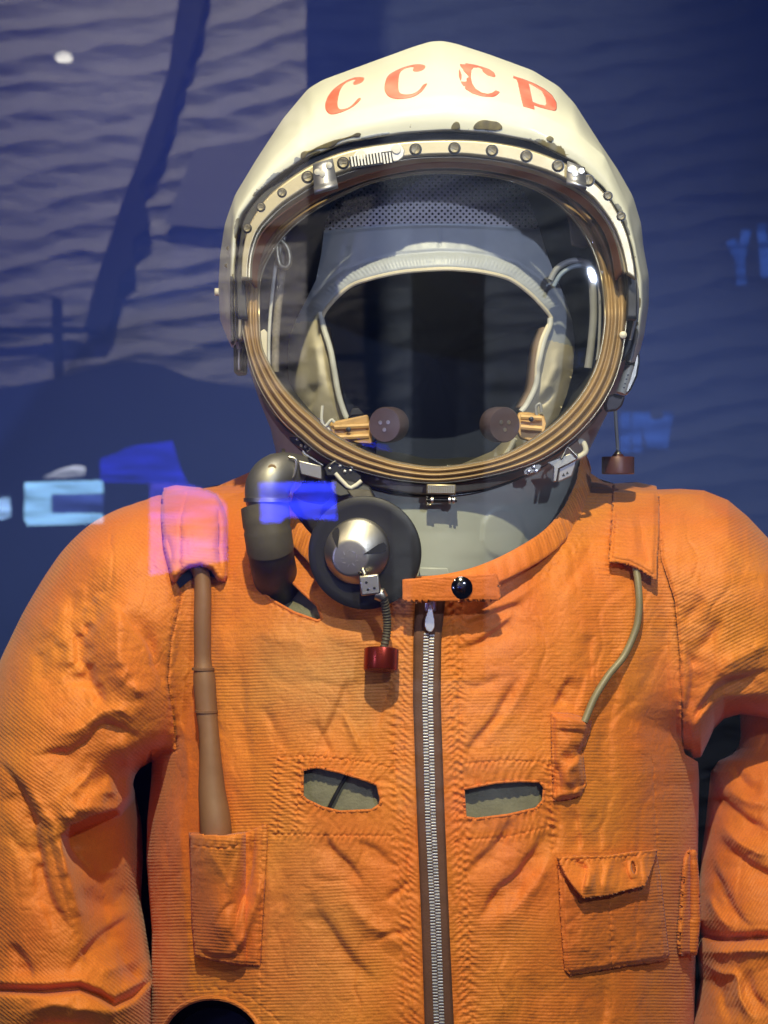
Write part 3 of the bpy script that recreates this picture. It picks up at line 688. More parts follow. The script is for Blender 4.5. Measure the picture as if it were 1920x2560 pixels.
mb = MB(); tube(mb, [W(x, y, ty(x, y, -.0065)) for x, y in cr([(812, 2040), (840, 1985), (875, 1925)], 5)], .0014, 8); mb.build('lacing_cord', M['darkm'], inn)
# black port in the lower left opening
mb = MB(); c = W(540, 2625, -.010); lathe(mb, c, (0, -1, 0), [(0, .034), (.004, .034), (.004, .030), (-.012, .029), (-.012, .001)], 48); mb.build('hose_port', M['lining'], SUIT)

# ---- helper: rolled hems, seams and stitches lying on the cloth
def on_cloth(pts, off=0.0, n=10, closed=False, step=5):
    q = np.array(cr(pts, n, closed)); 
    y = torso_y(q[:, 0], q[:, 1]); return [W(a, b, c - off) for (a, b), c in zip(q, y)]
def hem(name, poly, r, m=None):
    mb = MB(); q = resample(poly, int(len(poly) * 14), True); y = torso_y(q[:, 0], q[:, 1])
    tube(mb, [W(a, b, c + r * .5) for (a, b), c in zip(q, y)], r, 8, closed=True, up=(0, -1, 0)); return mb.build(name, m or M['cloth2'], SUIT)
def attr0(o, tanv=0.0, ang=0):
    me = o.data; co = np.empty(len(me.vertices) * 3); me.vertices.foreach_get('co', co); co = co.reshape(-1, 3)
    px = co[:, 0] / ((D + co[:, 1]) / D * S) + 960; py = 1280 - co[:, 2] / ((D + co[:, 1]) / D * S)
    a = math.radians(ang); rb = -math.sin(a) * px + math.cos(a) * py
    for n, v in (('rib', rb), ('tan', np.full(len(rb), tanv))):
        if n not in me.attributes: at = me.attributes.new(n, 'FLOAT', 'POINT')
        else: at = me.attributes[n]
        at.data.foreach_set('value', v)
    return o
for P_ in (SLIT_L, SLIT_R): attr0(hem('slit_hem', P_, .0011))
attr0(hem('hose_opening_hem', HOSE_HOLE, .0012)); attr0(hem('port_hem', PORT, .0020))

# ---- collar band
CH = [(1060, 1470, -.139), (1180, 1450, -.134), (1290, 1404, -.120), (1380, 1345, -.095), (1436, 1270, -.062), (1462, 1190, -.020), (1450, 1125, .035), (1370, 1080, .080), (1080, 1060, .105),
      (800, 1080, .080), (706, 1130, .035), (684, 1190, -.020), (700, 1270, -.066), (757, 1352, -.100), (838, 1425, -.122), (930, 1462, -.136)]
cp = cr([W(*p) for p in CH], 14, True); cp = resample(cp, 360, True)
# cross-section stands up and leans outward: build a band with thickness and soft puckers
V = []; nb = 14; R_ = []
cen = cp.mean(0)
for i, p in enumerate(cp):
    out = Vector((p[0] - cen[0], p[1] - cen[1], 0)).normalized(); t = i / len(cp) * 2 * math.pi
    hw = .0085; frac = .5 + .5 * math.cos(t)
    for k in range(nb):
        a = 2 * math.pi * k / nb; u = math.copysign(abs(math.sin(a)) ** .6, math.sin(a)); v = math.copysign(abs(math.cos(a)) ** .9, math.cos(a))
        pk = .0005 * math.sin(i * 1.3) + .0006 * math.sin(i * .37 + 1)
        V.append(Vector(p) + Vector((0, 0, 1)) * (u * hw) + out * (v * (.0022 + pk) - u * .0035)); R_.append(i * 5.5)
F = grid_faces(len(cp), nb, True, True)
o = link('collar', mesh_np(np.array([tuple(v) for v in V]), F, {'rib': R_, 'tan': np.zeros(len(V))}), SUIT, M['cloth'])

# ---- stitched or draped patches (pockets, flaps, tabs)
def patch(name, poly, hfun, m, parent=None, cell=2.6, th=.0012, ang=0, tanv=0, basey=None, cuts=(), extra=None):
    """cloth patch lying on the torso: hfun(px,py,sd) = height above it"""
    poly = [tuple(p) for p in poly]; P = np.array(poly); x = np.arange(P[:, 0].min() - cell, P[:, 0].max() + cell * 2, cell); y = np.arange(P[:, 1].min() - cell, P[:, 1].max() + cell * 2, cell)
    X, Yp = np.meshgrid(x, y); sd, nx, ny = sdist(X, Yp, poly); near = (np.abs(sd) < cell * .8)
    X = np.where(near, nx, X); Yp = np.where(near, ny, Yp)
    for c_ in cuts:
        s2, nx, ny = sdist(X, Yp, c_); nr = np.abs(s2) < cell * .8; X = np.where(nr, nx, X); Yp = np.where(nr, ny, Yp)
    sd = -sdist(X, Yp, poly)[0]; base = (basey or torso_y)(X, Yp); yy = base - hfun(X, Yp, np.maximum(sd, 0)) - th
    V = Wn(X, Yp, yy).reshape(-1, 3); F = grid_faces(*X.shape); cx = X.ravel()[F].mean(1); cy = Yp.ravel()[F].mean(1); k = inside(cx, cy, poly)
    for c_ in cuts: k &= ~inside(cx, cy, c_)
    F = F[k]; a = math.radians(ang); A = {'rib': (-math.sin(a) * X + math.cos(a) * Yp).ravel(), 'tan': np.full(X.size, tanv)}
    V, F, A = compact(V, F, A); me = mesh_np(V, F, A); o = link(name, me, parent or SUIT, m)
    md = o.modifiers.new('s', 'SOLIDIFY'); md.thickness = th; md.offset = 0 if th < .002 else 0
    return o
def edge_stitch(sd, d=7, a=.0007): return -a * np.exp(-((sd - d) / 2.2) ** 2)
# left pocket
PK_L = [(474, 2082), (500, 2084), (560, 2089), (620, 2080), (666, 2061), (668, 2100), (662, 2200), (655, 2330), (650, 2414), (600, 2412), (540, 2402), (488, 2390), (480, 2300), (478, 2200)]
def h_pl(x, y, sd):
    tq = np.clip(1 - ((x - 540) / 74) ** 2, 0, 1); b = .031 * np.sqrt(tq) * (1 - .62 * smooth((y - 2090) / 230))
    r = .0008 + b + .0018 * smooth(sd / 10) + edge_stitch(sd)
    r = r + .013 * np.exp(-(((x - 563) / 36) ** 2 + ((y - 2300) / 60) ** 2))
    r = r + folds(x, y, [([(640, 2090), (625, 2190), (600, 2280), (585, 2350)], 10, -.0060, 1), ([(655, 2180), (630, 2280), (600, 2360), (560, 2400)], 10, .0050, 0), ([(540, 2310), (560, 2270), (590, 2255)], 10, -.003, 1),
                         ([(490, 2370), (540, 2396), (600, 2390)], 8, -.005, 0), ([(520, 2120), (560, 2180), (590, 2260)], 12, .002, 0), ([(600, 2110), (580, 2160), (560, 2230)], 10, -.0025, 1)])
    r = r + pucker(x, y, [(478, 2112), (560, 2122), (664, 2096)], 14, 19, .0011, .3, .0010, seed=50)
    return r * smooth(sd / 4 + .35)
pk = patch('chest_pocket', PK_L, h_pl, M['cloth2'], ang=4); pk['label'] = 'narrow tall pocket holding the tan tube'
# right small pocket (upper)
PK_S = [(1378, 1782), (1420, 1784), (1478, 1800), (1474, 1830), (1462, 1862), (1456, 1880), (1462, 1940), (1466, 1958), (1450, 1990), (1420, 1998), (1384, 2002), (1380, 1900)]
def h_ps(x, y, sd):
    r = .0010 + .0125 * np.exp(-(((x - 1434) / 48) ** 2)) * (1 - .4 * smooth((y - 1800) / 150)) * smooth(sd / 16) + edge_stitch(sd, 6)
    r = r + folds(x, y, [([(1385, 1830), (1430, 1826), (1476, 1835)], 8, -.0030, 1), ([(1460, 1860), (1430, 1900), (1400, 1880)], 13, -.0050, 1), ([(1470, 1960), (1440, 1970), (1420, 1992)], 8, -.005, 1),
                         ([(1390, 1900), (1400, 1950), (1400, 1990)], 9, -.004, 1), ([(1450, 1900), (1420, 1930), (1425, 1980)], 12, .004, 0)])
    return r * smooth(sd / 4 + .3)
pk = patch('pen_pocket', PK_S, h_ps, M['cloth2'], ang=2); pk['label'] = 'small pocket that takes the end of the olive cord'
# right flap pocket body, flap
PK_B = [(1395, 2150), (1500, 2150), (1640, 2135), (1652, 2200), (1662, 2300), (1672, 2388), (1660, 2402), (1560, 2416), (1424, 2438), (1412, 2425), (1402, 2300)]
def h_pb(x, y, sd):
    r = .0012 + .0035 * smooth(sd / 14) + edge_stitch(sd, 8, .0010) + pucker(x, y, [(1518, 2150), (1524, 2300), (1530, 2425)], 9, 18, .0007, .4, .0010, seed=55)
    return r + .0016 * fbm(x / 34, y / 40, 66, 3)
pkb = patch('flap_pocket', PK_B, h_pb, M['cloth2'], ang=-3); pkb['label'] = 'wide flap pocket on the right side of the chest'
FL = [(1392, 2143), (1440, 2140), (1520, 2139), (1580, 2130), (1642, 2124), (1632, 2160), (1612, 2215), (1570, 2224), (1520, 2238), (1458, 2245), (1440, 2225), (1415, 2190)]
BH = [(1583 + 6 * math.cos(a) + 3 * math.sin(a), 2170 + 17 * math.sin(a)) for a in np.linspace(0, 2 * math.pi, 16, endpoint=False)]
def h_fl(x, y, sd):
    lift = smooth((y - 2140) / 90)
    r = .0045 + .010 * lift + folds(x, y, [([(1472, 2150), (1470, 2190), (1455, 2240)], 7, .0055, -1), ([(1430, 2150), (1465, 2170), (1480, 2186)], 8, -.004, 0), ([(1520, 2145), (1510, 2200), (1505, 2235)], 9, .0030, 0), ([(1560, 2135), (1566, 2180), (1590, 2215)], 9, -.003, 1),
         ([(1600, 2130), (1612, 2170), (1608, 2210)], 9, .004, 0)])
    return r + pucker(x, y, [(1395, 2150), (1520, 2146), (1640, 2132)], 10, 15, .0010, .3, .0008, seed=58) + .0012 * np.exp(-((np.hypot((x - 1583) / 1.0, (y - 2170) / 2.2) - 9) / 3) ** 2)
fl = patch('pocket_flap', FL, h_fl, M['cloth'], parent=pkb, ang=-3, th=.0018, cuts=(BH,)); fl['label'] = 'curling flap with a buttonhole'
# side tab at the right edge
TB = [(1722, 2122), (1738, 2128), (1745, 2200), (1748, 2300), (1740, 2384), (1700, 2386), (1696, 2360), (1704, 2240), (1712, 2150)]
def h_tb(x, y, sd): return .004 + .003 * smooth(sd / 8) - .006 * np.exp(-((x - 1724) / 5) ** 2) * (y < 2300)
patch('side_tab', TB, h_tb, M['cloth2'], th=.003, basey=lambda x, y: torso_y(np.minimum(x, 1722), y))
# epaulette loops
def epaulette(poly, h, ang, lab, hang):
    o = patch('shoulder_loop', poly, h, M['cloth'], ang=ang, th=.0022); o['label'] = lab; return o
EL = [(412, 1222), (440, 1216), (500, 1222), (540, 1238), (552, 1262), (566, 1300), (568, 1360), (566, 1440), (560, 1455), (545, 1448), (530, 1424), (500, 1414), (470, 1420), (445, 1440), (434, 1462), (424, 1420), (411, 1370), (405, 1300), (406, 1245)]
def h_el(x, y, sd):
    t = (x - 482) / 82; r = .019 * np.sqrt(np.clip(1 - t * t, 0, 1)) * (.5 + .5 * smooth((y - 1210) / 90)) + .0015
    return r * smooth(sd / 12 + .25) + folds(x, y, [([(412, 1330), (425, 1380), (430, 1430)], 7, -.003, 0), ([(545, 1250), (548, 1350), (552, 1440)], 6, -.0035, 0)])
epaulette(EL, h_el, 5, 'shoulder loop through which the tan tube comes', 0)
ER = [(1535, 1212), (1590, 1208), (1640, 1218), (1646, 1240), (1645, 1340), (1641, 1400), (1640, 1450), (1600, 1424), (1570, 1410), (1523, 1405), (1528, 1340), (1532, 1270)]
def h_er(x, y, sd): return (.0025 + .009 * smooth((y - 1330) / 100) + .003 * smooth(sd / 14) + edge_stitch(sd, 8, .0008)) + folds(x, y, [([(1590, 1290), (1610, 1360), (1625, 1430)], 9, -.0025, 1), ([(1560, 1260), (1580, 1330), (1590, 1410)], 14, .002, 0)])
epaulette(ER, h_er, 3, 'flat shoulder loop over the end of the olive cord', 0)
# dark plate put in as the shade inside the left loop's mouth
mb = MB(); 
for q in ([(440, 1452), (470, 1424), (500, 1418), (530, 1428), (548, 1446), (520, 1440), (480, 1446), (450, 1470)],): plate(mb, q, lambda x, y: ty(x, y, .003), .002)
mb.build('loop_mouth_shade', M['lining'], SUIT)

# ---- tubes on the suit
path = [(470, 1395), (504, 1440), (506, 1560), (507, 1650), (511, 1700), (516, 1775), (522, 1830), (526, 1900), (530, 1980), (537, 2040), (541, 2090), (545, 2140)]
wid = [18, 21, 22, 22, 28, 27, 25, 28, 34, 38, 38, 28]
q = np.array(cr([(a, b, c) for (a, b), c in zip(path, wid)], 8))
yy = torso_y(q[:, 0], q[:, 1]); yb = np.array([body_y(np.array([a]), np.array([b]))[0] for a, b in q[:, :2]])
mb = MB(); tube(mb, [W(a, b, y0 - (r * S * .62 + .003)) for (a, b, r), y0 in zip(q, yb)], [r * S * .94 for r in q[:, 2]], 24)
tt = mb.build('inflation_tube', M['tan_tube'], SUIT); tt['label'] = 'tan rubber tube from shoulder loop into the tall pocket'
for cy_, cx_, rr in ((1672, 508, 28.5), (1778, 516, 28.5)):
    mb = MB(); yb0 = float(body_y(np.array([cx_]), np.array([cy_]))[0]); tube(mb, [W(cx_, cy_ - 3, yb0 - .0090), W(cx_, cy_ + 3, yb0 - .0090)], rr * S * .95, 24)
    mb.build('tube_collar', M['tan_tube'], tt)
q = np.array(cr([(1560, 1360), (1582, 1400), (1593, 1440), (1598, 1498), (1596, 1540), (1588, 1578), (1560, 1640), (1520, 1690), (1486, 1745), (1466, 1792), (1460, 1806)], 8)); yy = body_y(q[:, 0], q[:, 1])
mb = MB(); tube(mb, [W(a, b, y0 - .0075) for (a, b), y0 in zip(q, yy)], .0027, 14); o = mb.build('cord', M['cord'], SUIT); o['label'] = 'olive cord from the shoulder loop to the small pocket'

# ---- zip
def strip(name, cl, wl, off, m, parent, th=.0015):
    q = np.array(cl); py = np.arange(q[0, 1], q[-1, 1], 4.0); xl = np.interp(py, q[:, 1], q[:, 0] - np.array(wl)); xr = np.interp(py, q[:, 1], q[:, 0] + np.array(wl))
    u = np.linspace(0, 1, 9); PX = xl[:, None] * (1 - u) + xr[:, None] * u; PY = np.repeat(py[:, None], 9, 1)
    Y = body_y(PX, PY) - folds(PX, PY, FOLDS_T) * .6 - off + .0012 * (np.abs(u - .5)[None] * 2) ** 4
    V = Wn(PX, PY, Y).reshape(-1, 3); F = grid_faces(*PX.shape); o = link(name, mesh_np(V, F, {}), parent, m)
    md = o.modifiers.new('s', 'SOLIDIFY'); md.thickness = th; md.offset = -1; return o
zt = strip('zip_tape', [(1076, 1500), (1068, 1600), (1067, 1750), (1077, 2039), (1089, 2329), (1098, 2560), (1104, 2790)], [36, 33, 33, 33, 33, 35, 36], .0034, M['brown_tape'], SUIT)
mb = MB(); yv = 1585; i = 0
while yv < 2780:
    xc_ = float(np.interp(yv, [p[1] for p in ZC], [p[0] for p in ZC])); y0 = float(body_y(np.array([xc_]), np.array([yv]))[0] - folds(np.array([xc_]), np.array([float(yv)]), FOLDS_T)[0] * .6) - .0048
    for s_ in (-1, 1):
        yo = 0 if s_ < 0 else 3.9
        obox(mb, W(xc_ + s_ * 7.4, yv + yo, y0), .0034, .0022, .0013, X=(1, 0, .0)); obox(mb, W(xc_ + s_ * 3.0, yv + yo, y0 + .0002), .0016, .0016, .0011)
    yv += 7.8; i += 1
mb.build('zip_teeth', M['zipmetal'], zt, sm=False, bevel=.0002)
zy = ty(1072, 1560, .010)
mb = MB(); obox(mb, W(1076, 1512, ty(1076, 1512, .006)), .0085, .004, .010); obox(mb, W(1076, 1500, ty(1076, 1500, .008)), .004, .004, .007); sl = mb.build('zip_slider', M['steel'], SUIT, bevel=.0012)
mb = MB(); plate(mb, [(1071, 1510), (1080, 1510), (1083, 1530), (1087, 1552), (1087, 1568), (1081, 1579), (1073, 1581), (1065, 1575), (1061, 1562), (1063, 1545), (1069, 1528)], lambda x, y: zy - .002 + (y - 1510) * -.00002, .0016)
mb.build('zip_pull', M['steel'], sl, bevel=.0005)
# ---- collar tab and snap
TAB = [(1008, 1450), (1075, 1444), (1150, 1440), (1238, 1434), (1243, 1440), (1250, 1494), (1246, 1500), (1150, 1501), (1080, 1502), (1016, 1504), (1008, 1498)]
tby = lambda x, y: -.148 + .000035 * np.abs(x - 1080) + 0 * y
tb = patch('collar_tab', TAB, lambda x, y, sd: .001 + .0006 * smooth(sd / 6) + edge_stitch(sd, 7, .0004) + .0003 * fbm(x / 20, y / 20, 7, 2), M['cloth2'], basey=tby, th=.003, ang=6)
tb['label'] = 'collar tab closed by a dark snap'
mb = MB(); lathe(mb, W(1153, 1469, -.1495), (0, -1, 0), [(0, .0062), (.001, .0080), (.0022, .0080), (.0036, .0062), (.0044, .003), (.0046, .0003)], 40); mb.build('snap_button', M['snap'], tb)

# ================================================================== THE HELMET
HELM = thing('cosmonaut_helmet', (0.04, .03, .02), 'ivory white pressure helmet with red lettering and clear visor, above the orange collar', 'helmet')
def curve(pts, n): return resample(cr(pts, 6), n)
NU = 420
# raised outer shell: cross-section curves from the left hinge over the top to the right hinge (photo coordinates)
C_rim = [(600, 872), (586, 800), (583, 700), (588, 600), (597, 540), (645, 477), (700, 432), (753, 397), (862, 354), (1006, 330), (1115, 323), (1223, 329), (1332, 350), (1440, 404), (1513, 470), (1562, 556), (1583, 620), (1597, 700), (1598, 770), (1588, 850), (1574, 905)]
C_cr = [(592, 872), (574, 800), (570, 700), (573, 600), (583, 530), (622, 465), (672, 405), (755, 325), (862, 281), (1006, 250), (1115, 238), (1223, 246), (1332, 276), (1440, 330), (1513, 392), (1572, 520), (1592, 615), (1610, 700), (1612, 770), (1602, 850), (1586, 905)]
C_sil = [(578, 868), (550, 800), (546, 720), (550, 640), (562, 560), (587, 488), (640, 400), (708, 296), (770, 222), (806, 200), (934, 153), (1030, 118), (1075, 104), (1105, 102), (1140, 109), (1223, 136), (1332, 176), (1397, 216), (1436, 258), (1500, 358), (1545, 425), (1582, 490), (1603, 560), (1609, 620), (1622, 690), (1622, 760), (1610, 840), (1592, 905)]
def samp(c, n=NU, sm=5):
    q = resample(c, n); 
    for _ in range(sm): q[1:-1] = (q[:-2] + 2 * q[1:-1] + q[2:]) / 4
    return q
rim, cre, sil = samp(C_rim), samp(C_cr, sm=4), samp(C_sil, sm=4)
uu = np.linspace(0, 1, NU); topf = np.sin(np.pi * uu) ** .8
y_rim = -.092 - .040 * topf; y_cr = -.072 - .056 * topf; y_sl = -.018 - .006 * topf
# the facet corners stand out a little more
cor = np.exp(-((uu - .335) / .018) ** 2) + np.exp(-((uu - .68) / .018) ** 2)
rows = []; edge = []
cx0, cy0 = 1090, 700
def row(q, y, e): rows.append(Wn(q[:, 0], q[:, 1], y)); edge.append(np.full(NU, e))
def toward(q, f): return np.stack([cx0 + (q[:, 0] - cx0) * f, cy0 + (q[:, 1] - cy0) * f], 1)
row(toward(rim, .985), y_rim + .030, .2)
row(toward(rim, .990), y_rim + .008, .6)
row(toward(rim, .994), y_rim + .001, 1)
row(rim, y_rim - .0012, 1)
row(toward(rim, 1.006), y_rim - .0014, 1)
nt_ = 16
for i in range(1, nt_ + 1):
    t = i / nt_; q = rim * (1 - t) + cre * t; bul = .010 * math.sin(math.pi * t)
    row(toward(q, 1.006 + .002 * math.sin(math.pi * t) - .006 * t), y_rim * (1 - t) + y_cr * t - bul * .5 * (1 - topf * .3) - .0014 * (1 - t), max(0, 1 - t * 1.5))
nt_ = 40
for i in range(1, nt_ + 1):
    t = i / nt_; tt_ = 1 - (1 - t) ** 1.25; q = cre * (1 - tt_) + sil * tt_
    yy = y_cr * (1 - t) + y_sl * t - (.008 + .006 * topf) * math.sin(math.pi * t) ** 1.0 - .0070 * cor * math.sin(math.pi * min(1, t * 1.1)) 
    row(q, yy, 0)
back = []
for i in range(1, 26):
    t = i / 25; f = math.cos(t * math.pi / 2) ** .75; row(toward(sil, max(f, .002)) + np.array([0, 60 * (1 - f)]), y_sl + (.19 - y_sl) * math.sin(t * math.pi / 2) ** 1.1, 0)
V = np.stack(rows).reshape(-1, 3); F = grid_faces(len(rows), NU, flip=True)
shell = link('outer_shell', mesh_np(V, F, {'edge': np.stack(edge).ravel()}), HELM, M['enamel'])
bvh_shell = BVHTree.FromPolygons([tuple(v) for v in V], [tuple(int(i) for i in f) for f in F])
def hit(bvh, px, py, dflt=-.1):
    o = Vector((0, -D, 0)); d = (W(px, py, 0) - o).normalized(); h = bvh.ray_cast(o, d)
    return h[0].y if h[0] is not None else dflt
def drape(name, poly, bvh, off, m, parent, cuts=(), cell=2.2, th=.0004):
    P = np.array(poly, float); x = np.arange(P[:, 0].min() - cell, P[:, 0].max() + 2 * cell, cell); y = np.arange(P[:, 1].min() - cell, P[:, 1].max() + 2 * cell, cell)
    X, Y = np.meshgrid(x, y)
    for c_ in (poly,) + tuple(cuts):
        sd, nx, ny = sdist(X, Y, [tuple(p) for p in c_]); nr = np.abs(sd) < cell * .8; X = np.where(nr, nx, X); Y = np.where(nr, ny, Y)
    F = grid_faces(*X.shape); cx = X.ravel()[F].mean(1); cy = Y.ravel()[F].mean(1); k = inside(cx, cy, poly)
    for c_ in cuts: k &= ~inside(cx, cy, c_)
    F = F[k]; used = np.unique(F); xs = X.ravel(); ys = Y.ravel(); yy = np.zeros(xs.size)
    for i in used: yy[i] = hit(bvh, xs[i], ys[i])
    V = Wn(xs, ys, yy - off); V, F, _ = compact(V, F, {}); o = link(name, mesh_np(V, F, {}), parent, m)
    md = o.modifiers.new('s', 'SOLIDIFY'); md.thickness = th; md.offset = 0; return o
M['letter'] = mat('red_lettering', (.72, .135, .075), .42, 0, var=.16, vscale=60, col2=(.80, .24, .15))
def zp(pts, ox, oy): return [(ox + x / 5.184, oy + y / 5.184) for x, y in pts]
def spl(pts): return [tuple(p) for p in cr(pts, 3, True)]
L1 = zp([(670, 385), (600, 380), (520, 395), (420, 440), (300, 520), (220, 610), (180, 700), (172, 770), (200, 830), (250, 857), (330, 845), (430, 810), (520, 765), (590, 710), (635, 655), (600, 655), (560, 700), (520, 742), (460, 780), (380, 798), (345, 780), (330, 730), (335, 660), (355, 570), (390, 500), (440, 450), (520, 415), (565, 410), (550, 435), (535, 455), (545, 475), (600, 465), (650, 440), (675, 405)], 780, 120)
L2 = zp([(1465, 230), (1400, 213), (1300, 222), (1180, 255), (1060, 310), (980, 370), (950, 450), (940, 520), (960, 590), (1010, 635), (1100, 657), (1200, 652), (1310, 630), (1400, 580), (1455, 520), (1490, 462), (1440, 480), (1390, 545), (1310, 592), (1220, 605), (1150, 590), (1125, 550), (1118, 480), (1125, 380), (1150, 305), (1220, 260), (1310, 245), (1318, 265), (1305, 290), (1340, 303), (1410, 295), (1460, 262)], 780, 120)
L3 = zp([(340, 200), (318, 215), (260, 210), (265, 235), (290, 262), (310, 300), (350, 340), (378, 375), (345, 395), (350, 430), (325, 440), (270, 435), (285, 465), (310, 492), (325, 490), (330, 530), (420, 585), (540, 622), (680, 632), (730, 615), (775, 570), (720, 550), (680, 580), (620, 597), (540, 580), (460, 530), (415, 460), (400, 380), (403, 290), (430, 252), (500, 250), (545, 272), (560, 310), (620, 355), (700, 377), (720, 365), (700, 320), (640, 280), (560, 250), (450, 220)], 1100, 120)
L3b = zp([(250, 275), (262, 300), (280, 350), (278, 400), (268, 425), (250, 380), (243, 330)], 1100, 120)
L4 = zp([(950, 365), (1080, 405), (1230, 465), (1350, 530), (1450, 610), (1510, 710), (1512, 790), (1490, 815), (1380, 790), (1290, 765), (1215, 740), (1225, 795), (1080, 755), (1070, 720), (1040, 590), (1010, 450), (990, 405), (950, 390)], 1100, 120)
L4h = zp([(1145, 455), (1230, 500), (1320, 560), (1365, 640), (1380, 720), (1360, 748), (1290, 735), (1200, 700), (1180, 600), (1160, 510)], 1100, 120)
for Lp, cuts in ((spl(L1), ()), (spl(L2), ()), (L3, ()), (L3b, ()), (L4, (L4h,))): drape('red_letter', Lp, bvh_shell, .0007, M['letter'], shell, cuts, cell=1.8)
# chipped bare patches on the rim
M['chip'] = mat('bare_chip', (.20, .165, .06), .55, .3, var=.6, vscale=140, col2=(.07, .06, .04)); M['chip2'] = mat('grey_chip', (.34, .37, .40), .5, .2, var=.3, vscale=120)
def chip(pts, m): drape('paint_chip', [tuple(p) for p in cr(pts, 3, True)], bvh_shell, .0006, m, shell, cell=1.6)
chip([(752, 385), (760, 378), (775, 376), (800, 364), (830, 352), (845, 348), (862, 344), (880, 338), (892, 332), (902, 334), (898, 342), (880, 343), (850, 352), (835, 366), (822, 370), (800, 372), (770, 383), (762, 396), (754, 398)], M['chip'])
chip([(1128, 322), (1132, 310), (1140, 304), (1148, 308), (1150, 320), (1140, 324)], M['chip'])
chip([(1184, 322), (1190, 308), (1206, 300), (1226, 302), (1246, 306), (1256, 320), (1240, 326), (1210, 324)], M['chip'])
chip([(1366, 345), (1374, 340), (1384, 346), (1380, 354), (1370, 352)], M['chip'])
chip([(905, 342), (940, 334), (972, 330), (970, 336), (940, 341), (908, 349)], M['chip2'])
# small screws on the left side of the shell
mb = MB(); lathe(mb, W(541, 730, -.012), (-1, -.15, 0), [(-.004, .003), (.001, .003), (.0015, .0026), (.0016, .0003)], 16); mb.build('pivot_screw', M['piping'], shell)
for x, y in ((571, 621), (567, 665)):
    mb = MB(); yy = hit(bvh_shell, x, y); lathe(mb, W(x, y, yy), (-.3, -1, 0), [(-.001, .0016), (.0008, .0016), (.001, .0003)], 12); mb.build('rivet', M['oliverub'], shell)

# inner body: grey shell behind and below the visor ring (face opening left open)
def ringpts(pts, n=220): return resample(cr(pts, 8, True), n, True)
R_out = [(605, 753), (606, 820), (627, 912), (655, 980), (699, 1045), (753, 1096), (807, 1139), (862, 1165), (934, 1187), (1006, 1201), (1098, 1207), (1211, 1192), (1337, 1156), (1422, 1103), (1485, 1039), (1527, 972), (1551, 905), (1563, 830), (1566, 760), (1556, 650), (1524, 560), (1462, 486), (1370, 436), (1260, 410), (1140, 398), (1042, 402), (934, 424), (847, 452), (775, 484), (688, 545), (635, 620), (612, 690)]
R_in = [(648, 763), (652, 857), (670, 905), (702, 960), (746, 1010), (789, 1048), (825, 1080), (898, 1122), (952, 1143), (1006, 1158), (1098, 1168), (1219, 1150), (1295, 1120), (1380, 1065), (1443, 1001), (1485, 930), (1506, 854), (1512, 778), (1500, 680), (1470, 600), (1420, 532), (1350, 480), (1260, 448), (1150, 434), (1042, 436), (934, 456), (860, 486), (780, 530), (710, 590), (665, 660), (650, 710)]
Ro, Ri = ringpts(R_out, 240), ringpts(R_in, 240)
def align(a, b):     # start both rings at the leftmost-lowest matching angle
    ca = np.array([1090, 800]); 
    def st(q):
        an = np.arctan2(q[:, 1] - ca[1], q[:, 0] - ca[0]); u = np.unwrap(an); tgt = np.linspace(0, 2 * np.pi, 240, endpoint=False)
        o = np.argsort(np.mod(an, 2 * np.pi)); A_ = np.mod(an, 2 * np.pi)[o]; return np.stack([np.interp(tgt, np.r_[A_[-1] - 2 * np.pi, A_, A_[0] + 2 * np.pi], np.r_[q[o][-1, k], q[o][:, k], q[o][0, k]]) for k in (0, 1)], 1)
    return st(a), st(b)
Ro, Ri = align(Ro, Ri); NR = 240
ry = -.112 + .0 * Ro[:, 0]; ry = -.118 + .012 * ((1200 - Ro[:, 1]) / 800) + .020 * smooth((790 - Ro[:, 1]) / 120)          # ring leans back a little at the top
def ringrow(t, dy): q = Ri * (1 - t) + Ro * t; return Wn(q[:, 0], q[:, 1], ry + dy)
prof_r = [(-.06, .016), (-.02, .006), (0, .001)]
for k in range(3):                                   # three ridges
    a = k / 3
    for s_ in range(1, 9):
        t = s_ / 8; prof_r.append((a + t / 3, -.0048 * math.sin(math.pi * t) ** .75 - .003 * math.sin(math.pi * (a + t / 3))))
prof_r += [(1.02, .002), (1.06, .012)]
V = np.stack([ringrow(t, dy) for t, dy in prof_r]).reshape(-1, 3)
vr = link('visor_ring', mesh_np(V, grid_faces(len(prof_r), NR, False, True)), HELM, M['brass']); vr['label'] = 'ribbed brass coloured ring round the face opening'
# thin bright wires between the ridges
mb = MB()
for t in (1.0, 0.01):
    q = Ri * (1 - t) + Ro * t; tube(mb, [W(a, b, c - .0022) for (a, b), c in zip(q, ry)], .00045, 6, closed=True, up=(0, -1, 0))
mb.build('bright_edge', M['champ'], vr)
# lower shell and neck: rings from the visor ring down to the collar
S_l = [(560, 700), (585, 800), (606, 870), (648, 1000), (676, 1070), (692, 1140), (705, 1200), (716, 1300), (745, 1400), (800, 1490), (820, 1540)]
S_r = [(1612, 700), (1603, 800), (1592, 870), (1535, 1000), (1500, 1070), (1466, 1140), (1446, 1200), (1438, 1300), (1420, 1380), (1370, 1460), (1350, 1540)]
def neck_y(px, py):
    xl = np.interp(py, [p[1] for p in S_l], [p[0] for p in S_l]); xr = np.interp(py, [p[1] for p in S_r], [p[0] for p in S_r]); t = (px - (xl + xr) / 2) / ((xr - xl) / 2)
    yf = tab([(700, -.108), (1000, -.108), (1205, -.109), (1230, -.108), (1260, -.104), (1330, -.102), (1420, -.102), (1540, -.100)], py)
    return .03 + (yf - .03) * np.maximum(1 - np.abs(t) ** 2.2, 0) ** .5
OPEN_ = [tuple(p) for p in (np.array([1090, 800]) + (Ro - np.array([1090, 800])) * .985)]
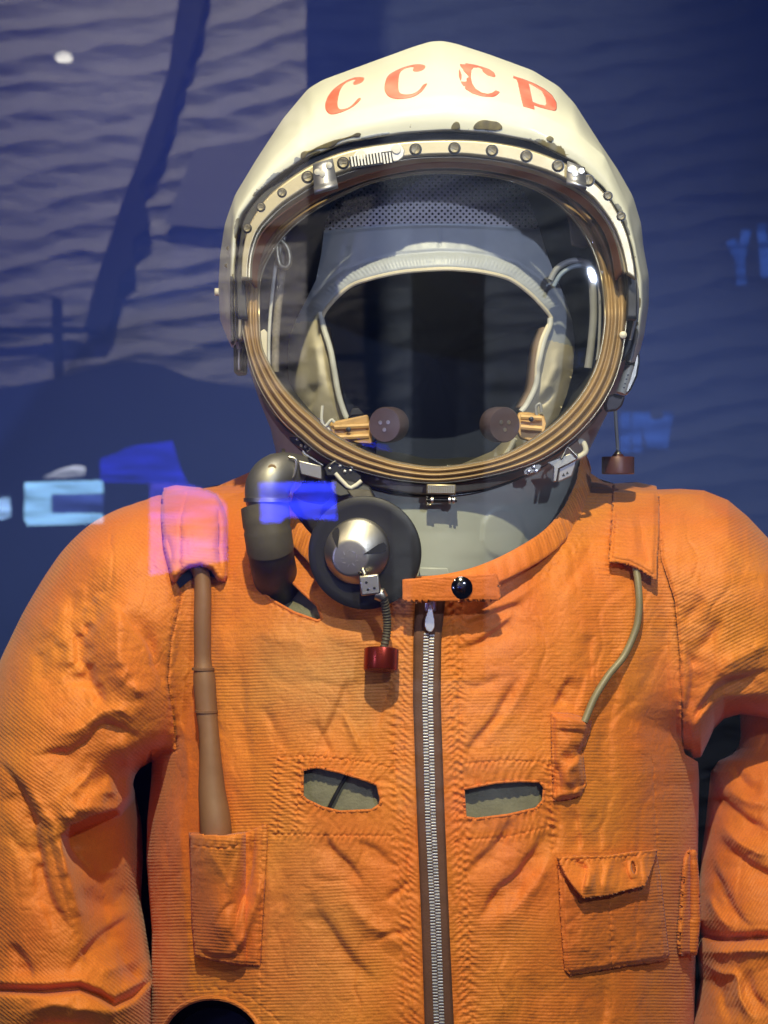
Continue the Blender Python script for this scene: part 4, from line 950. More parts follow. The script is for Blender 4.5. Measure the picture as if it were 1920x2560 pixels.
py = np.arange(700, 1540, 6.0); s = np.sin(np.linspace(-np.pi / 2, np.pi / 2, 170)); xl = np.interp(py, [p[1] for p in S_l], [p[0] for p in S_l]); xr = np.interp(py, [p[1] for p in S_r], [p[0] for p in S_r])
PX = (xl + xr)[:, None] / 2 + (xr - xl)[:, None] / 2 * s[None]; PY = np.repeat(py[:, None], 170, 1)
sd, nx, ny = sdist(PX, PY, OPEN_); nr = np.abs(sd) < 5; PX = np.where(nr, nx, PX); PY = np.where(nr, ny, PY)
Y = neck_y(PX, PY); disc = np.hypot((PX - 1258) / 56, (PY - 1334) / 66); Y = Y - .0016 * smooth((1 - disc) / .08)
V = Wn(PX, PY, Y).reshape(-1, 3); F = grid_faces(len(py), 170); cx = PX.ravel()[F].mean(1); cy = PY.ravel()[F].mean(1); F = F[~inside(cx, cy, OPEN_)]
V2 = Wn(PX, PY, .06 - Y).reshape(-1, 3); F = np.vstack([F, grid_faces(len(py), 170, flip=True) + len(V)]); V = np.vstack([V, V2]); V, F, _ = compact(V, F, {})
nk = link('lower_shell', mesh_np(V, F), HELM, M['helmgrey']); nk['label'] = 'grey green lower helmet and neck'
# inner cavity wall (seen left and right of the hood)
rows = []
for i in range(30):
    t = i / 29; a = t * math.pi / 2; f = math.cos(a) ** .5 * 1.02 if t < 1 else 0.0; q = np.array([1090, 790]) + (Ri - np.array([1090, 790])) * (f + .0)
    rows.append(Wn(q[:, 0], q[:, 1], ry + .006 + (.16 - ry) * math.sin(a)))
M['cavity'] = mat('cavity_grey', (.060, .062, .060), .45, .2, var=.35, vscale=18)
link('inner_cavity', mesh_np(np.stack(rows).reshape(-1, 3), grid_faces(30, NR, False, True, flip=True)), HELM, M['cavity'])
# seam band under the ring and the black gap line
mb = MB()
q = cr([(700, 1072, -.0), (760, 1130, 0), (850, 1190, 0), (960, 1228, 0), (1080, 1240, 0), (1200, 1228, 0), (1310, 1190, 0), (1390, 1142, 0), (1460, 1075, 0)], 12)
tube(mb, [W(p[0], p[1], float(neck_y(np.array([p[0]]), np.array([p[1]]))[0]) - .0006) for p in q], .0010, 6); mb.build('seam_line', M['darkm'], nk)
def band(name, a_pts, b_pts, yo, m, parent, th=.003, n=160, relief=None):
    A, B = curve(a_pts, n), curve(b_pts, n); V = []; k = 7
    for j in range(k):
        t = j / (k - 1); q = A * (1 - t) + B * t; y = yo(q[:, 0], q[:, 1], t); V.append(Wn(q[:, 0], q[:, 1], y))
    o = link(name, mesh_np(np.stack(V).reshape(-1, 3), grid_faces(k, n)), parent, m); md = o.modifiers.new('s', 'SOLIDIFY'); md.thickness = th; md.offset = 0; return o
band('lower_bezel', [(655, 985), (699, 1048), (753, 1099), (862, 1168), (1006, 1204), (1098, 1210), (1211, 1195), (1337, 1159), (1422, 1106), (1500, 1022)],
     [(668, 1020), (708, 1076), (762, 1126), (860, 1190), (1000, 1228), (1090, 1233), (1205, 1222), (1312, 1184), (1395, 1135), (1480, 1055)],
     lambda x, y, t: neck_y(x, y) - .003, mat('warm_grey_plate', (.24, .21, .15), .45, .3, var=.25, vscale=25), HELM, .004)
# upper bezel plate with screws
BZ_o = [(604, 700), (606, 640), (618, 580), (640, 535), (683, 480), (775, 415), (876, 376), (1006, 356), (1122, 351), (1223, 356), (1332, 378), (1440, 425), (1513, 486), (1560, 570), (1580, 643), (1588, 700)]
BZ_i = [(625, 700), (626, 660), (636, 612), (655, 575), (700, 533), (775, 484), (860, 450), (934, 427), (1042, 405), (1151, 402), (1260, 414), (1368, 443), (1455, 486), (1513, 544), (1545, 610), (1560, 680)]
def bz_y(x, y): return -.136 + .012 * ((1200 - y) / 800) - .0
BZm = [(a[0] * .28 + b[0] * .72, a[1] * .28 + b[1] * .72) for a, b in zip(resample(BZ_o, 30), resample(BZ_i, 30))]
bz = band('upper_bezel', BZ_o, BZm, lambda x, y, t: bz_y(x, y) - .002, M['champ'], HELM, .005)
band('bezel_lip', BZm, BZ_i, lambda x, y, t: bz_y(x, y) + .001 + .004 * t, M['champ'], bz, .004)
bz['label'] = 'metal band with screws across the top of the visor'
band('bronze_gasket', BZ_i, [(640, 720), (642, 680), (652, 640), (672, 598), (712, 552), (784, 500), (868, 465), (940, 441), (1045, 420), (1151, 417), (1256, 430), (1360, 459), (1443, 502), (1498, 556), (1528, 620), (1540, 700)], lambda x, y, t: bz_y(x, y) + .004 + .006 * t, M['bronze'], HELM, .003)
SCR = [(618, 571), (652, 518), (705, 482), (769, 443), (858, 408), (1039, 374), (1136, 371), (1230, 377), (1316, 391), (1395, 415), (1471, 451), (1520, 490), (1553, 541)]
proto = None
for (x, y) in SCR:
    r = .0042 if y < 480 else .0032
    mb = MB(); lathe(mb, (0, 0, 0), (0, -1, 0), [(-.002, .0040), (.0008, .0040), (.0014, .0032), (.0012, .0018), (.0010, .0003)], 20)
    a = random.random() * 3; obox(mb, (0, -.0014, 0), .0056, .0006, .0009, X=(math.cos(a), 0, math.sin(a)))
    o = mb.build('screw', M['darkm'] if proto is None else M['darkm'], bz); o.data.materials[0] = M['screw']
    o.location = W(x, y, bz_y(x, y) - .0052); o.scale = (r / .0045,) * 3
    mb = MB(); lathe(mb, W(x, y, bz_y(x, y) - .0046), (0, -1, 0), [(-.002, .0046 * r / .0042), (.0002, .0046 * r / .0042), (.0003, .0003)], 20); mb.build('screw_recess', M['darkm'], bz)
# latch with serrated thumb plate
lt = MB(); plate(lt, [(880, 392), (892, 376), (930, 366), (990, 358), (1004, 362), (1012, 376), (1008, 392), (996, 402), (984, 404), (974, 392), (960, 386), (900, 396)], lambda x, y: -.1295, .003)
M['pale'] = mat('pale_nickel', (.74, .72, .64), .4, .35, var=.15, vscale=60)
ltc = lt.build('latch_plate', M['pale'], HELM, bevel=.0006)
mb = MB()
for i in range(13):
    t = i / 12; x = 880 + 96 * t; y = 404 - 14 * t + (4 if t > .8 else 0); obox(mb, W(x, y, -.1308), .0012, .0020, .0080 - .0012 * abs(t - .5), X=(1, 0, .15), Z=(.15, 0, 1))
grp = mb.build('serrated_grip', M['pale'], ltc); mb = MB(); obox(mb, W(928, 400, -.1290), .031, .002, .0085, X=(1, 0, .15)); mb.build('grip_base', M['darkm'], ltc)
for x, y in ((991, 373), (903, 388)):
    mb = MB(); lathe(mb, W(x, y, -.1298), (0, -1, 0), [(0, .0034), (.0010, .0032), (.0012, .0003)], 20); mb.build('latch_rivet', M['piping'], ltc)
# two bent clips
for (a, b, c_, d, lab) in (((782, 412), (832, 396), (845, 466), (786, 483), 'left visor clip'), ((1418, 404), (1462, 420), (1466, 470), (1416, 458), 'right visor clip')):
    mb = MB(); top = [W(*a, -.1285), W(*b, -.1285)]; m1 = [W(c_[0] - 3, c_[1] - 14, -.1285), W(d[0], d[1] - 14, -.1285)]
    n = 10; A_ = []; B_ = []
    prof_c = [(0, -.1325), (.15, -.1340), (.72, -.1345), (.80, -.1350), (.88, -.1380), (.95, -.1395), (1.0, -.1380), (1.03, -.1330)]
    V = []
    for t, y in prof_c:
        p = (a[0] + (d[0] - a[0]) * t, a[1] + (d[1] - a[1]) * t); q = (b[0] + (c_[0] - b[0]) * t, b[1] + (c_[1] - b[1]) * t)
        V += [W(p[0], p[1], y), W(q[0], q[1], y)]
    mb.add(V, [(2 * i, 2 * i + 1, 2 * i + 3, 2 * i + 2) for i in range(len(prof_c) - 1)])
    o = mb.build('visor_clip', M['clip'], HELM); md = o.modifiers.new('s', 'SOLIDIFY'); md.thickness = .0016; md.offset = 0
    for k, (u, v) in enumerate(((.2, .3), (.45, .42), (.8, .2))):
        x = a[0] + (b[0] - a[0]) * u + (d[0] - a[0]) * v; y = a[1] + (b[1] - a[1]) * u + (d[1] - a[1]) * v
        mb = MB(); lathe(mb, W(x, y, -.1350), (0, -1, 0), [(0, .0024), (.0007, .0023), (.0008, .0003)], 16); mb.build('clip_rivet', M['satin'], o)
# black strip put in as the shade of the gap between shell and bezel
band('gap_shade_strip', [(596, 800), (592, 700), (600, 610), (612, 550), (655, 490), (715, 445), (765, 408), (868, 364), (1006, 341), (1115, 336), (1223, 341), (1332, 362), (1435, 413), (1505, 474), (1556, 560), (1578, 624), (1590, 700), (1590, 800)],
     [(620, 800), (612, 700), (616, 625), (630, 570), (670, 510), (725, 465), (785, 425), (880, 386), (1006, 366), (1115, 361), (1223, 366), (1325, 386), (1425, 435), (1490, 490), (1536, 572), (1558, 640), (1568, 700), (1566, 800)],
     lambda x, y, t: bz_y(x, y) + .012, M['black'], HELM, .010)
# side hinges: left brass strap and lever, right black strip and label tube
mb = MB(); plate(mb, [(596, 745), (604, 748), (604, 830), (600, 850), (594, 840)], -.122, .012); mb.build('hinge_strap', M['champ'], HELM, bevel=.0008)
mb = MB(); plate(mb, [(575, 690), (583, 690), (584, 850), (577, 860)], -.112, .02); plate(mb, [(586, 640), (590, 700), (592, 850), (587, 850)], -.112, .02); mb.build('hinge_bar', M['darkm'], HELM, bevel=.0008)
mb = MB(); plate(mb, [(583, 862), (613, 850), (612, 932), (584, 934)], -.085, .03); mb.build('hinge_block', M['black'], HELM, bevel=.002)
mb = MB(); obox(mb, W(598, 895, -.088), .002, .003, .018); mb.build('lever', M['satin'], HELM, bevel=.0005)
mb = MB(); plate(mb, [(1576, 640), (1590, 640), (1600, 720), (1598, 800), (1580, 870), (1560, 905), (1556, 890), (1570, 820), (1578, 740)], -.098, .03); mb.build('hinge_bar', M['black'], HELM, bevel=.002)
mb = MB(); tube(mb, [W(x, y, -.108) for x, y in cr([(1584, 660), (1594, 720), (1592, 780), (1576, 850)], 6)], .0012, 8); mb.build('lever', M['steel'], HELM)
mb = MB(); lathe(mb, W(1557, 838, -.118), (0, -1, 0), [(0, .0028), (.003, .0026), (.0045, .001), (.0046, .0003)], 16); mb.build('stud', M['ivory'], HELM)
mb = MB(); tube(mb, [W(x, y, -.078) for x, y in ((1579, 596), (1582, 624), (1589, 628), (1602, 627))], .0013, 8); mb.build('wire_hook', M['ivory'], HELM)
# right side strap: grey end, ivory tube with marks, bracket, hanging cord and knob
mb = MB(); plate(mb, [(1571, 882), (1600, 884), (1600, 905), (1594, 940), (1578, 975), (1565, 990), (1560, 980), (1572, 940), (1566, 915)], -.060, .014); sb = mb.build('side_strap', M['satin'], HELM, bevel=.0015)
mb = MB(); a_, b2 = W(1574, 914, -.070), W(1552, 984, -.074); tube(mb, [a_, b2], .0036, 18); iv = mb.build('ivory_tube', M['ivory'], sb)
for t in (.35, .5, .66, .8):
    p = a_.lerp(b2, t); mb = MB(); obox(mb, p + Vector((.0006, -.0035, 0)), .0014, .0004, .0010); mb.build('tube_mark', M['darkm'], iv)
mb = MB(); tube(mb, [a_ + Vector((0.0005, 0, .0035)), a_], .0038, 18); mb.build('tube_cap', M['oliverub'], iv)
mb = MB(); plate(mb, [(1520, 990), (1536, 984), (1564, 990), (1556, 1014), (1544, 1026), (1516, 1030), (1512, 1012)], -.066, .010); mb.build('strap_bracket', M['mauve'], sb, bevel=.0015)
mb = MB(); tube(mb, [W(x, y, -.062) for x, y in cr([(1538, 1024), (1540, 1060), (1543, 1100), (1545, 1134)], 5)], .0013, 10); cd = mb.build('hanging_cord', M['cable'], sb)
mb = MB(); lathe(mb, W(1545, 1128, -.062), (0, 0, -1), [(0, .0012), (.003, .0042), (.004, .0046), (.0042, .0118), (.0048, .0122), (.0165, .0122), (.0172, .0116), (.0172, .0002)], 40); kn = mb.build('hanging_knob', M['dullred'], cd)
mb = MB(); lathe(mb, W(1545, 1126, -.062), (0, 0, -1), [(0, .0014), (.002, .003), (.006, .0048), (.0065, .0002)], 24); mb.build('cord_ferrule', M['satin'], cd)
# lower catches (left group and right group)
def catch(pts, y, m, nm, th=.003, parent=HELM, bev=.0008):
    mb = MB(); plate(mb, pts, y, th); return mb.build(nm, m, parent, bevel=bev)
def rod(pts, y, r, m, nm, parent=HELM, seg=10):
    mb = MB(); tube(mb, [W(px_, py__, y if not callable(y) else y(px_, py__)) for px_, py__ in pts], r, seg); return mb.build(nm, m, parent)
lc = catch([(722, 1092), (744, 1094), (776, 1122), (770, 1132), (748, 1118), (728, 1106)], -.105, M['darkm'], 'catch_base')
for x, y in ((744, 1098), (753, 1114), (764, 1116)):
    mb = MB(); lathe(mb, W(x, y, -.1052), (0, -1, 0), [(0, .0013), (.0008, .0011), (.0012, .0002)], 12); mb.build('catch_rivet', M['satin'], lc)
rod(cr([(740, 1088), (760, 1100), (776, 1112), (777, 1122), (768, 1130)], 4), -.1085, .0008, M['satin'], 'catch_wire', lc)
rod([(757, 1128), (762, 1136), (808, 1164)], -.107, .0018, M['satin'], 'catch_bar', lc)
catch([(745, 1150), (804, 1164), (806, 1200), (752, 1186)], -.126, M['satin'], 'catch_flag', .004, lc)
lc2 = catch([(810, 1170), (826, 1154), (850, 1152), (884, 1172), (904, 1190), (900, 1212), (868, 1214), (842, 1190), (816, 1190)], -.119, M['black'], 'catch_base', .012)
for x, y in ((850, 1165), (862, 1179), (876, 1177), (824, 1172)):
    mb = MB(); lathe(mb, W(x, y, -.1192), (0, -1, 0), [(0, .0014), (.0008, .0012), (.0012, .0002)], 12); mb.build('catch_rivet', M['satin'], lc2)
rod([(838, 1183), (850, 1197), (868, 1216), (878, 1220), (892, 1212), (904, 1202)], -.1245, .0016, M['ivory'], 'wire_bail', lc2)
rod(cr([(828, 1160), (840, 1152), (856, 1154), (882, 1170)], 4), -.121, .0007, M['satin'], 'catch_wire', lc2)
rc = catch([(1366, 1156), (1380, 1150), (1436, 1128), (1446, 1134), (1442, 1150), (1398, 1172), (1392, 1204), (1382, 1206), (1384, 1168)], -.112, M['satin'], 'catch_base')
catch([(1398, 1168), (1444, 1146), (1430, 1190), (1394, 1206)], -.109, mat('pale_plate', (.42, .40, .40), .4, .6, var=.2), 'catch_flag', .003, rc)
M['ink'] = mat('black_ink', (.02, .02, .02), .6)
mb = MB(); plate(mb, [(1405, 1190), (1409, 1182), (1413, 1190)], -.1096, .0004); plate(mb, [(1415, 1186), (1418, 1178), (1422, 1184)], -.1096, .0004); mb.build('stamp_mark', M['ink'], rc, sm=False)
rod([(1404, 1146), (1416, 1120), (1420, 1117), (1432, 1130), (1444, 1142)], -.114, .0009, M['satin'], 'catch_wire', rc)
rod(cr([(1446, 1106), (1456, 1104), (1464, 1120), (1462, 1132), (1446, 1142), (1436, 1140)], 4), -.108, .0021, M['ivory'], 'wire_bail', rc)
rod(cr([(1416, 1118), (1430, 1108), (1444, 1096)], 4), -.112, .0014, M['mauve'], 'catch_pin', rc)
pl = catch([(1308, 1176), (1316, 1168), (1344, 1158), (1356, 1162), (1350, 1176), (1322, 1188), (1310, 1188)], -.1125, M['satin'], 'rivet_plate', .002)
for x, y in ((1322, 1179), (1334, 1168), (1340, 1178)):
    mb = MB(); lathe(mb, W(x, y, -.1128), (0, -1, 0), [(0, .0016), (.0009, .0013), (.0012, .0002)], 12); mb.build('catch_rivet', M['steel'], pl)
# centre clasp
cc = MB(); obox(cc, W(1103, 1223, -.1205), .0215, .004, .0075, X=(1, 0, -.02)); ccl = cc.build('centre_clasp', M['champ'], HELM, bevel=.001)
mb = MB()
for i in range(15): obox(mb, W(1072 + i * 4.4, 1223, -.1232), .0006, .0012, .0056, X=(1, 0, 0), Z=(.35, 0, 1))
mb.build('serrated_grip', M['satin'], ccl)
rod([(1066, 1250), (1142, 1250)], -.117, .0016, M['darkm'], 'clasp_pin', ccl, 12)
for x in (1080, 1124, 1134): rod([(x - 3, 1250), (x + 3, 1250)], -.117, .0030, M['steel'], 'clasp_roller', ccl, 14)
rod([(1068, 1240), (1068, 1262), (1078, 1262)], -.116, .0010, M['champ'], 'clasp_wire', ccl)
# clear visor: gently domed
VP = [tuple(p) for p in (np.array([1090, 795]) + (Ri - np.array([1090, 795])) * 1.02)]; X, Yp = np.meshgrid(np.arange(630, 1530, 9.0), np.arange(420, 1190, 9.0))
sd, nx, ny = sdist(X, Yp, VP); nr = np.abs(sd) < 7; X = np.where(nr, nx, X); Yp = np.where(nr, ny, Yp)
vy = -.114 + .010 * ((1200 - Yp) / 800) - .005 * np.sqrt(np.clip(1.05 - ((X - 1090) / 460) ** 2 - ((Yp - 795) / 400) ** 2, 0.01, 1))
F = grid_faces(*X.shape); F = F[inside(X.ravel()[F].mean(1), Yp.ravel()[F].mean(1), VP)]; Vv, F, _ = compact(Wn(X, Yp, vy).reshape(-1, 3), F, {})
vg = link('visor_glass', mesh_np(Vv, F), HELM, M['visor']); md = vg.modifiers.new('s', 'SOLIDIFY'); md.thickness = .002
vg['label'] = 'clear domed visor'
# inner cables and pads seen through the visor
def cab(pts, y, r, m, nm): return rod(cr(pts, 6), y, r, m, nm, HELM, 10)
cab([(692, 590), (700, 620), (690, 660), (680, 740), (673, 830), (672, 905), (676, 930)], -.070, .0013, M['piping'], 'inner_cable')
cab([(700, 590), (708, 640), (700, 720), (690, 830), (688, 930)], -.066, .0030, mat('cord_twist', (.26, .22, .16), .6, var=.4, vscale=300), 'inner_cable')
cab([(684, 596), (700, 600), (718, 620), (724, 650), (716, 668), (700, 662), (694, 640), (692, 612)], -.074, .0022, M['champ'], 'cable_loop')
cab([(1376, 700), (1392, 672), (1420, 655), (1450, 652), (1478, 662)], -.060, .0024, M['cable'], 'inner_cable')
cab([(1384, 716), (1402, 686), (1430, 668), (1456, 664), (1480, 668)], -.062, .0018, mat('blue_cable', (.20, .25, .30), .4), 'inner_cable')
cab([(1491, 640), (1497, 700), (1500, 780), (1497, 860), (1492, 900)], -.074, .0011, M['cable'], 'inner_cable')
cab([(1480, 690), (1484, 780), (1478, 860), (1470, 920)], -.066, .0030, M['cable'], 'inner_cable')
catch([(1388, 486), (1396, 478), (1420, 486), (1455, 520), (1478, 570), (1480, 610), (1462, 620), (1428, 612), (1424, 560), (1412, 520)], -.070, mat('brown_pad', (.11, .075, .05), .6, bump=(90, .5, .002), var=.4), 'perforated_pad', .006, HELM, .0015)
mb = MB()
for x, y in ((1421, 506), (1428, 522), (1434, 540), (1440, 548), (1418, 496)): lathe(mb, W(x, y, -.0702), (0, -1, 0), [(0, .0016), (.0004, .0016), (.0005, .0002)], 10)
mb.build('pad_hole', M['black'], HELM)
catch([(1482, 590), (1496, 580), (1512, 590), (1508, 622), (1492, 634), (1484, 616)], -.080, M['satin'], 'inner_bracket', .008)
catch([(676, 570), (700, 566), (716, 590), (712, 606), (690, 600)], -.072, M['satin'], 'inner_bracket', .006)
catch([(648, 830), (660, 822), (668, 830), (668, 900), (656, 890)], -.080, M['cream'], 'inner_pad', .006)

# ================================================================== THE HOOD INSIDE THE HELMET
HOOD = thing('leather_hood', (.04, .0, .05), 'grey and cream leather flying hood with two microphones, seen through the visor', 'flying hood')
HP = [(860, 452), (950, 436), (1090, 430), (1220, 436), (1300, 452), (1322, 500), (1345, 560), (1362, 620), (1388, 690), (1412, 740), (1430, 800), (1437, 860), (1432, 930), (1416, 990), (1388, 1060), (1350, 1100), (1240, 1160), (1090, 1190), (930, 1160), (800, 1100), (750, 1040), (728, 980), (720, 920), (722, 850), (740, 800), (765, 750), (790, 700), (802, 640), (812, 560), (836, 500)]
FH = [(806, 792), (815, 774), (843, 742), (880, 713), (934, 695), (1006, 680), (1098, 673), (1150, 674), (1211, 681), (1274, 698), (1321, 731), (1355, 765), (1374, 788), (1378, 802), (1366, 822), (1352, 858), (1342, 913), (1338, 963), (1316, 1016), (1290, 1060), (1262, 1100), (1230, 1128), (1150, 1162), (1090, 1170), (1000, 1164), (920, 1130), (880, 1080), (860, 1040), (846, 990), (836, 930), (826, 875), (812, 830)]
def hood_y(px, py):
    x = (px - 1085) / 375; yv_ = (py - 820) / 430
    r = 1 - np.clip(x * x + np.maximum(yv_, -2) ** 2 * .72, 0, 1)
    return .045 - .118 * np.sqrt(r)
def hood_disp(px, py):
    r = .0010 * fbm(px / 60, py / 60, 300, 3)
    r = r - .0028 * np.exp(-((py - (561 + .00025 * (px - 1095) ** 2)) / 3.5) ** 2) + .003 * smooth((py - (562 + .00025 * (px - 1095) ** 2)) / 8)
    r = r - .0015 * np.exp(-(((px - 1099) / 2.2) ** 2)) * smooth((620 - py) / 8) * smooth((py - 560) / 8)
    d = -sdist(px, py, FH)[0]; d = np.abs(d)
    up = smooth((800 - py) / 40)
    r = r + up * (.0030 * np.exp(-((d - 24) / 16) ** 2) + .0016 * np.exp(-((d - 9) / 7) ** 2) - .0020 * np.exp(-((d - 44) / 4) ** 2)) + up * .0006 * np.sin(np.arctan2(py - 900, px - 1095) * 190) * np.exp(-((d - 26) / 12) ** 2)
    r = r + folds(px, py, [([(775, 820), (790, 880), (800, 940), (795, 990)], 16, .0050, 0), ([(800, 960), (780, 1000), (760, 1030)], 9, -.004, 1), ([(1400, 850), (1385, 940), (1350, 1010)], 14, .004, 0),
                           ([(1390, 980), (1365, 1005), (1345, 1020)], 7, -.004, 1), ([(760, 800), (742, 860), (740, 940)], 12, -.003, 0), ([(810, 860), (820, 930), (832, 990)], 9, -.003, 1), ([(1350, 900), (1345, 960), (1330, 1010)], 9, -.0026, 0)])
    return r
cell = 3.4; X, Yp = np.meshgrid(np.arange(716, 1442, cell), np.arange(426, 1196, cell))
for poly in (HP, FH):
    sd, nx, ny = sdist(X, Yp, poly); nr = np.abs(sd) < cell * .75; X = np.where(nr, nx, X); Yp = np.where(nr, ny, Yp)
HY = hood_y(X, Yp) - hood_disp(X, Yp); F = grid_faces(*X.shape); cx = X.ravel()[F].mean(1); cy = Yp.ravel()[F].mean(1); ins = inside(cx, cy, HP) & ~inside(cx, cy, FH)
netb = 557 + .00025 * (cx - 1095) ** 2; crm = 800 - 60 * np.clip((np.abs(cx - 1090) - 290) / 60, -1, 1) * 0
isnet = ins & (cy < netb) ; iscream = ins & (cy > np.where(cx < 1090, 806 - (cx - 740) * .1, 850 + (cx - 1370) * .25)) & ~isnet; isl = ins & ~isnet & ~iscream
V0 = Wn(X, Yp, HY).reshape(-1, 3)
A0 = {'gx': X.ravel(), 'gy': Yp.ravel()}
for nm, k, m, lab in (('net_crown', isnet, M['net'], 'open net crown'), ('leather_band', isl, M['leather'], 'blue grey leather brow band'), ('cheek_panel', iscream & (cx < 1090), M['cream'], 'cream leather cheek panel, left'), ('cheek_panel', iscream & (cx >= 1090), M['cream'], 'cream leather cheek panel, right')):
    Vk, Fk, Ak = compact(V0, F[k], A0); o = link(nm, mesh_np(Vk, Fk, Ak), HOOD, m); o['label'] = lab
# headband plain fabric frame around net (side strips)
def on_hood(pts, off, n=6, closed=False): 
    q = np.array(cr(pts, n, closed)); y = hood_y(q[:, 0], q[:, 1]) - hood_disp(q[:, 0], q[:, 1]) - off; return [W(a, b, c) for (a, b), c in zip(q, y)]
mb = MB(); tube(mb, on_hood(FH[:19][::-1], .001), .0016, 8); mb.build('brow_edge', M['cream'], HOOD)
mb = MB(); tube(mb, on_hood([(800, 780), (804, 800), (812, 830), (826, 875), (836, 930), (846, 985), (860, 1030), (874, 1060)], .0020), .0024, 10); mb.build('piping', M['piping'], HOOD)
mb = MB(); tube(mb, on_hood([(1376, 796), (1374, 816), (1360, 852), (1346, 913), (1340, 963), (1318, 1010), (1302, 1030)], .0020), .0024, 10); mb.build('piping', M['piping'], HOOD)
mb = MB(); tube(mb, on_hood([(1288, 1096), (1276, 1120), (1262, 1140)], .003), .0020, 8); mb.build('piping', M['piping'], HOOD)
# lining behind the face opening: deep dark bowl
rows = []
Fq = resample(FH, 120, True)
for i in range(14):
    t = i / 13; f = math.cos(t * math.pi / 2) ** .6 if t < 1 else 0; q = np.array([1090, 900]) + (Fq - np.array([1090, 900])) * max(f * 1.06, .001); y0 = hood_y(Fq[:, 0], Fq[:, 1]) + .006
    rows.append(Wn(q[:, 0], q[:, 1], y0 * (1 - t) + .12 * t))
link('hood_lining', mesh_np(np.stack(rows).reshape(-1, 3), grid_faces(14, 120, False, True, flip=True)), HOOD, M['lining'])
# inner edges of the cheeks (thickness seen inside the opening)
mb = MB(); V = []
for (x, y) in cr([(812, 812), (824, 868), (836, 930), (850, 1000), (868, 1050)], 6): V += [W(x - 2, y, hood_y(np.array([x * 1.0]), np.array([y * 1.0]))[0] - .001), W(x + 13, y + 8, hood_y(np.array([x * 1.0]), np.array([y * 1.0]))[0] + .016)]
n = len(V) // 2; mb.add(V, [(2 * i, 2 * i + 1, 2 * i + 3, 2 * i + 2) for i in range(n - 1)]); o = mb.build('cheek_lining', mat('tan_lining', (.30, .21, .14), .7, var=.3), HOOD); md = o.modifiers.new('s', 'SOLIDIFY'); md.thickness = .002
mb = MB(); V = []
for (x, y) in cr([(1362, 820), (1346, 868), (1338, 930), (1330, 975), (1306, 1020)], 6): V += [W(x + 2, y, hood_y(np.array([x * 1.0]), np.array([y * 1.0]))[0] - .001), W(x - 16, y + 6, hood_y(np.array([x * 1.0]), np.array([y * 1.0]))[0] + .016)]
n = len(V) // 2; mb.add(V, [(2 * i, 2 * i + 1, 2 * i + 3, 2 * i + 2) for i in range(n - 1)]); o = mb.build('cheek_lining', bpy.data.materials['tan_lining'], HOOD); md = o.modifiers.new('s', 'SOLIDIFY'); md.thickness = .002
# microphones
def mike(cx, cy, ax, bpts, side):
    yb = -.084
    mb = MB(); plate(mb, bpts, lambda x, y: yb + .0040 * math.cos((y - bpts[0][1]) / 9.0), .010); br = mb.build('microphone_bracket', M['copper_br'], HOOD, bevel=.0015)
    mb = MB()
    for k in range(4):
        y = bpts[0][1] + 12 + k * 13; x0 = min(p[0] for p in bpts) + 14; x1 = max(p[0] for p in bpts) - 12
        if k % 2 == 0: tube(mb, [W(x0, y, yb - .004), W(x1, y - 4 * side, yb - .004)], .0022, 8)
    mb.build('bracket_rib', M['copper_br'], br)
    mb = MB(); lathe(mb, W((bpts[0][0] + bpts[2][0]) / 2, bpts[0][1] + 18, yb - .007), (0, -1, 0), [(0, .002), (.001, .0018), (.0015, .0002)], 12); mb.build('bracket_screw', M['darkm'], br)
    mb = MB(); a = Vector(ax).normalized(); lathe(mb, W(cx, cy, -.100), a, [(-.016, .0126), (-.012, .0131), (-.0015, .0131), (0, .0124), (.0002, .0003)], 44); mk = mb.build('microphone', M['mauve'], HOOD)
    for k in range(3):
        th = k * 2.1 + .5; A, B = frame_for(a); p = W(cx, cy, -.100) + a * .0004 + (A * math.cos(th) + B * math.sin(th)) * .0036
        mb = MB(); lathe(mb, p, a, [(0, .0016), (.0002, .0015), (.0003, .0003)], 12); mb.build('sound_hole', M['satin'], mk)
mike(961, 1062, (-.42, -.9, -.05), [(822, 1056), (850, 1050), (920, 1036), (926, 1060), (930, 1090), (934, 1112), (890, 1108), (850, 1100), (832, 1082)], 1)
mike(1262, 1062, (.42, -.9, -.05), [(1296, 1030), (1320, 1030), (1360, 1036), (1366, 1058), (1360, 1092), (1330, 1104), (1300, 1096), (1288, 1070)], -1)
mb = MB(); tube(mb, [W(x, y, -.088) for x, y in cr([(806, 1014), (804, 1050), (812, 1066), (828, 1050), (836, 1056)], 5)], .0012, 8); mb.build('microphone_wire', M['piping'], HOOD)
mb = MB(); tube(mb, [W(x, y, -.084) for x, y in cr([(1342, 1040), (1340, 1018), (1350, 1010), (1354, 1030)], 5)], .0012, 8); mb.build('microphone_wire', M['cable'], HOOD)
mb = MB(); plate(mb, [(868, 1050), (880, 1020), (896, 1018), (912, 1036), (880, 1040)], -.070, .010); plate(mb, [(900, 1118), (942, 1096), (940, 1140), (925, 1150), (905, 1138)], -.078, .008); mb.build('strap_end', M['black'], HOOD, bevel=.001)
# neck soft cloth below inside ring at left and right
mb = MB(); lathe(mb, W(816, 1076, -.085), (0, -1, 0), [(0, .003), (.002, .0028), (.003, .0002)], 14); mb.build('snap_button', M['ivory'], HOOD)

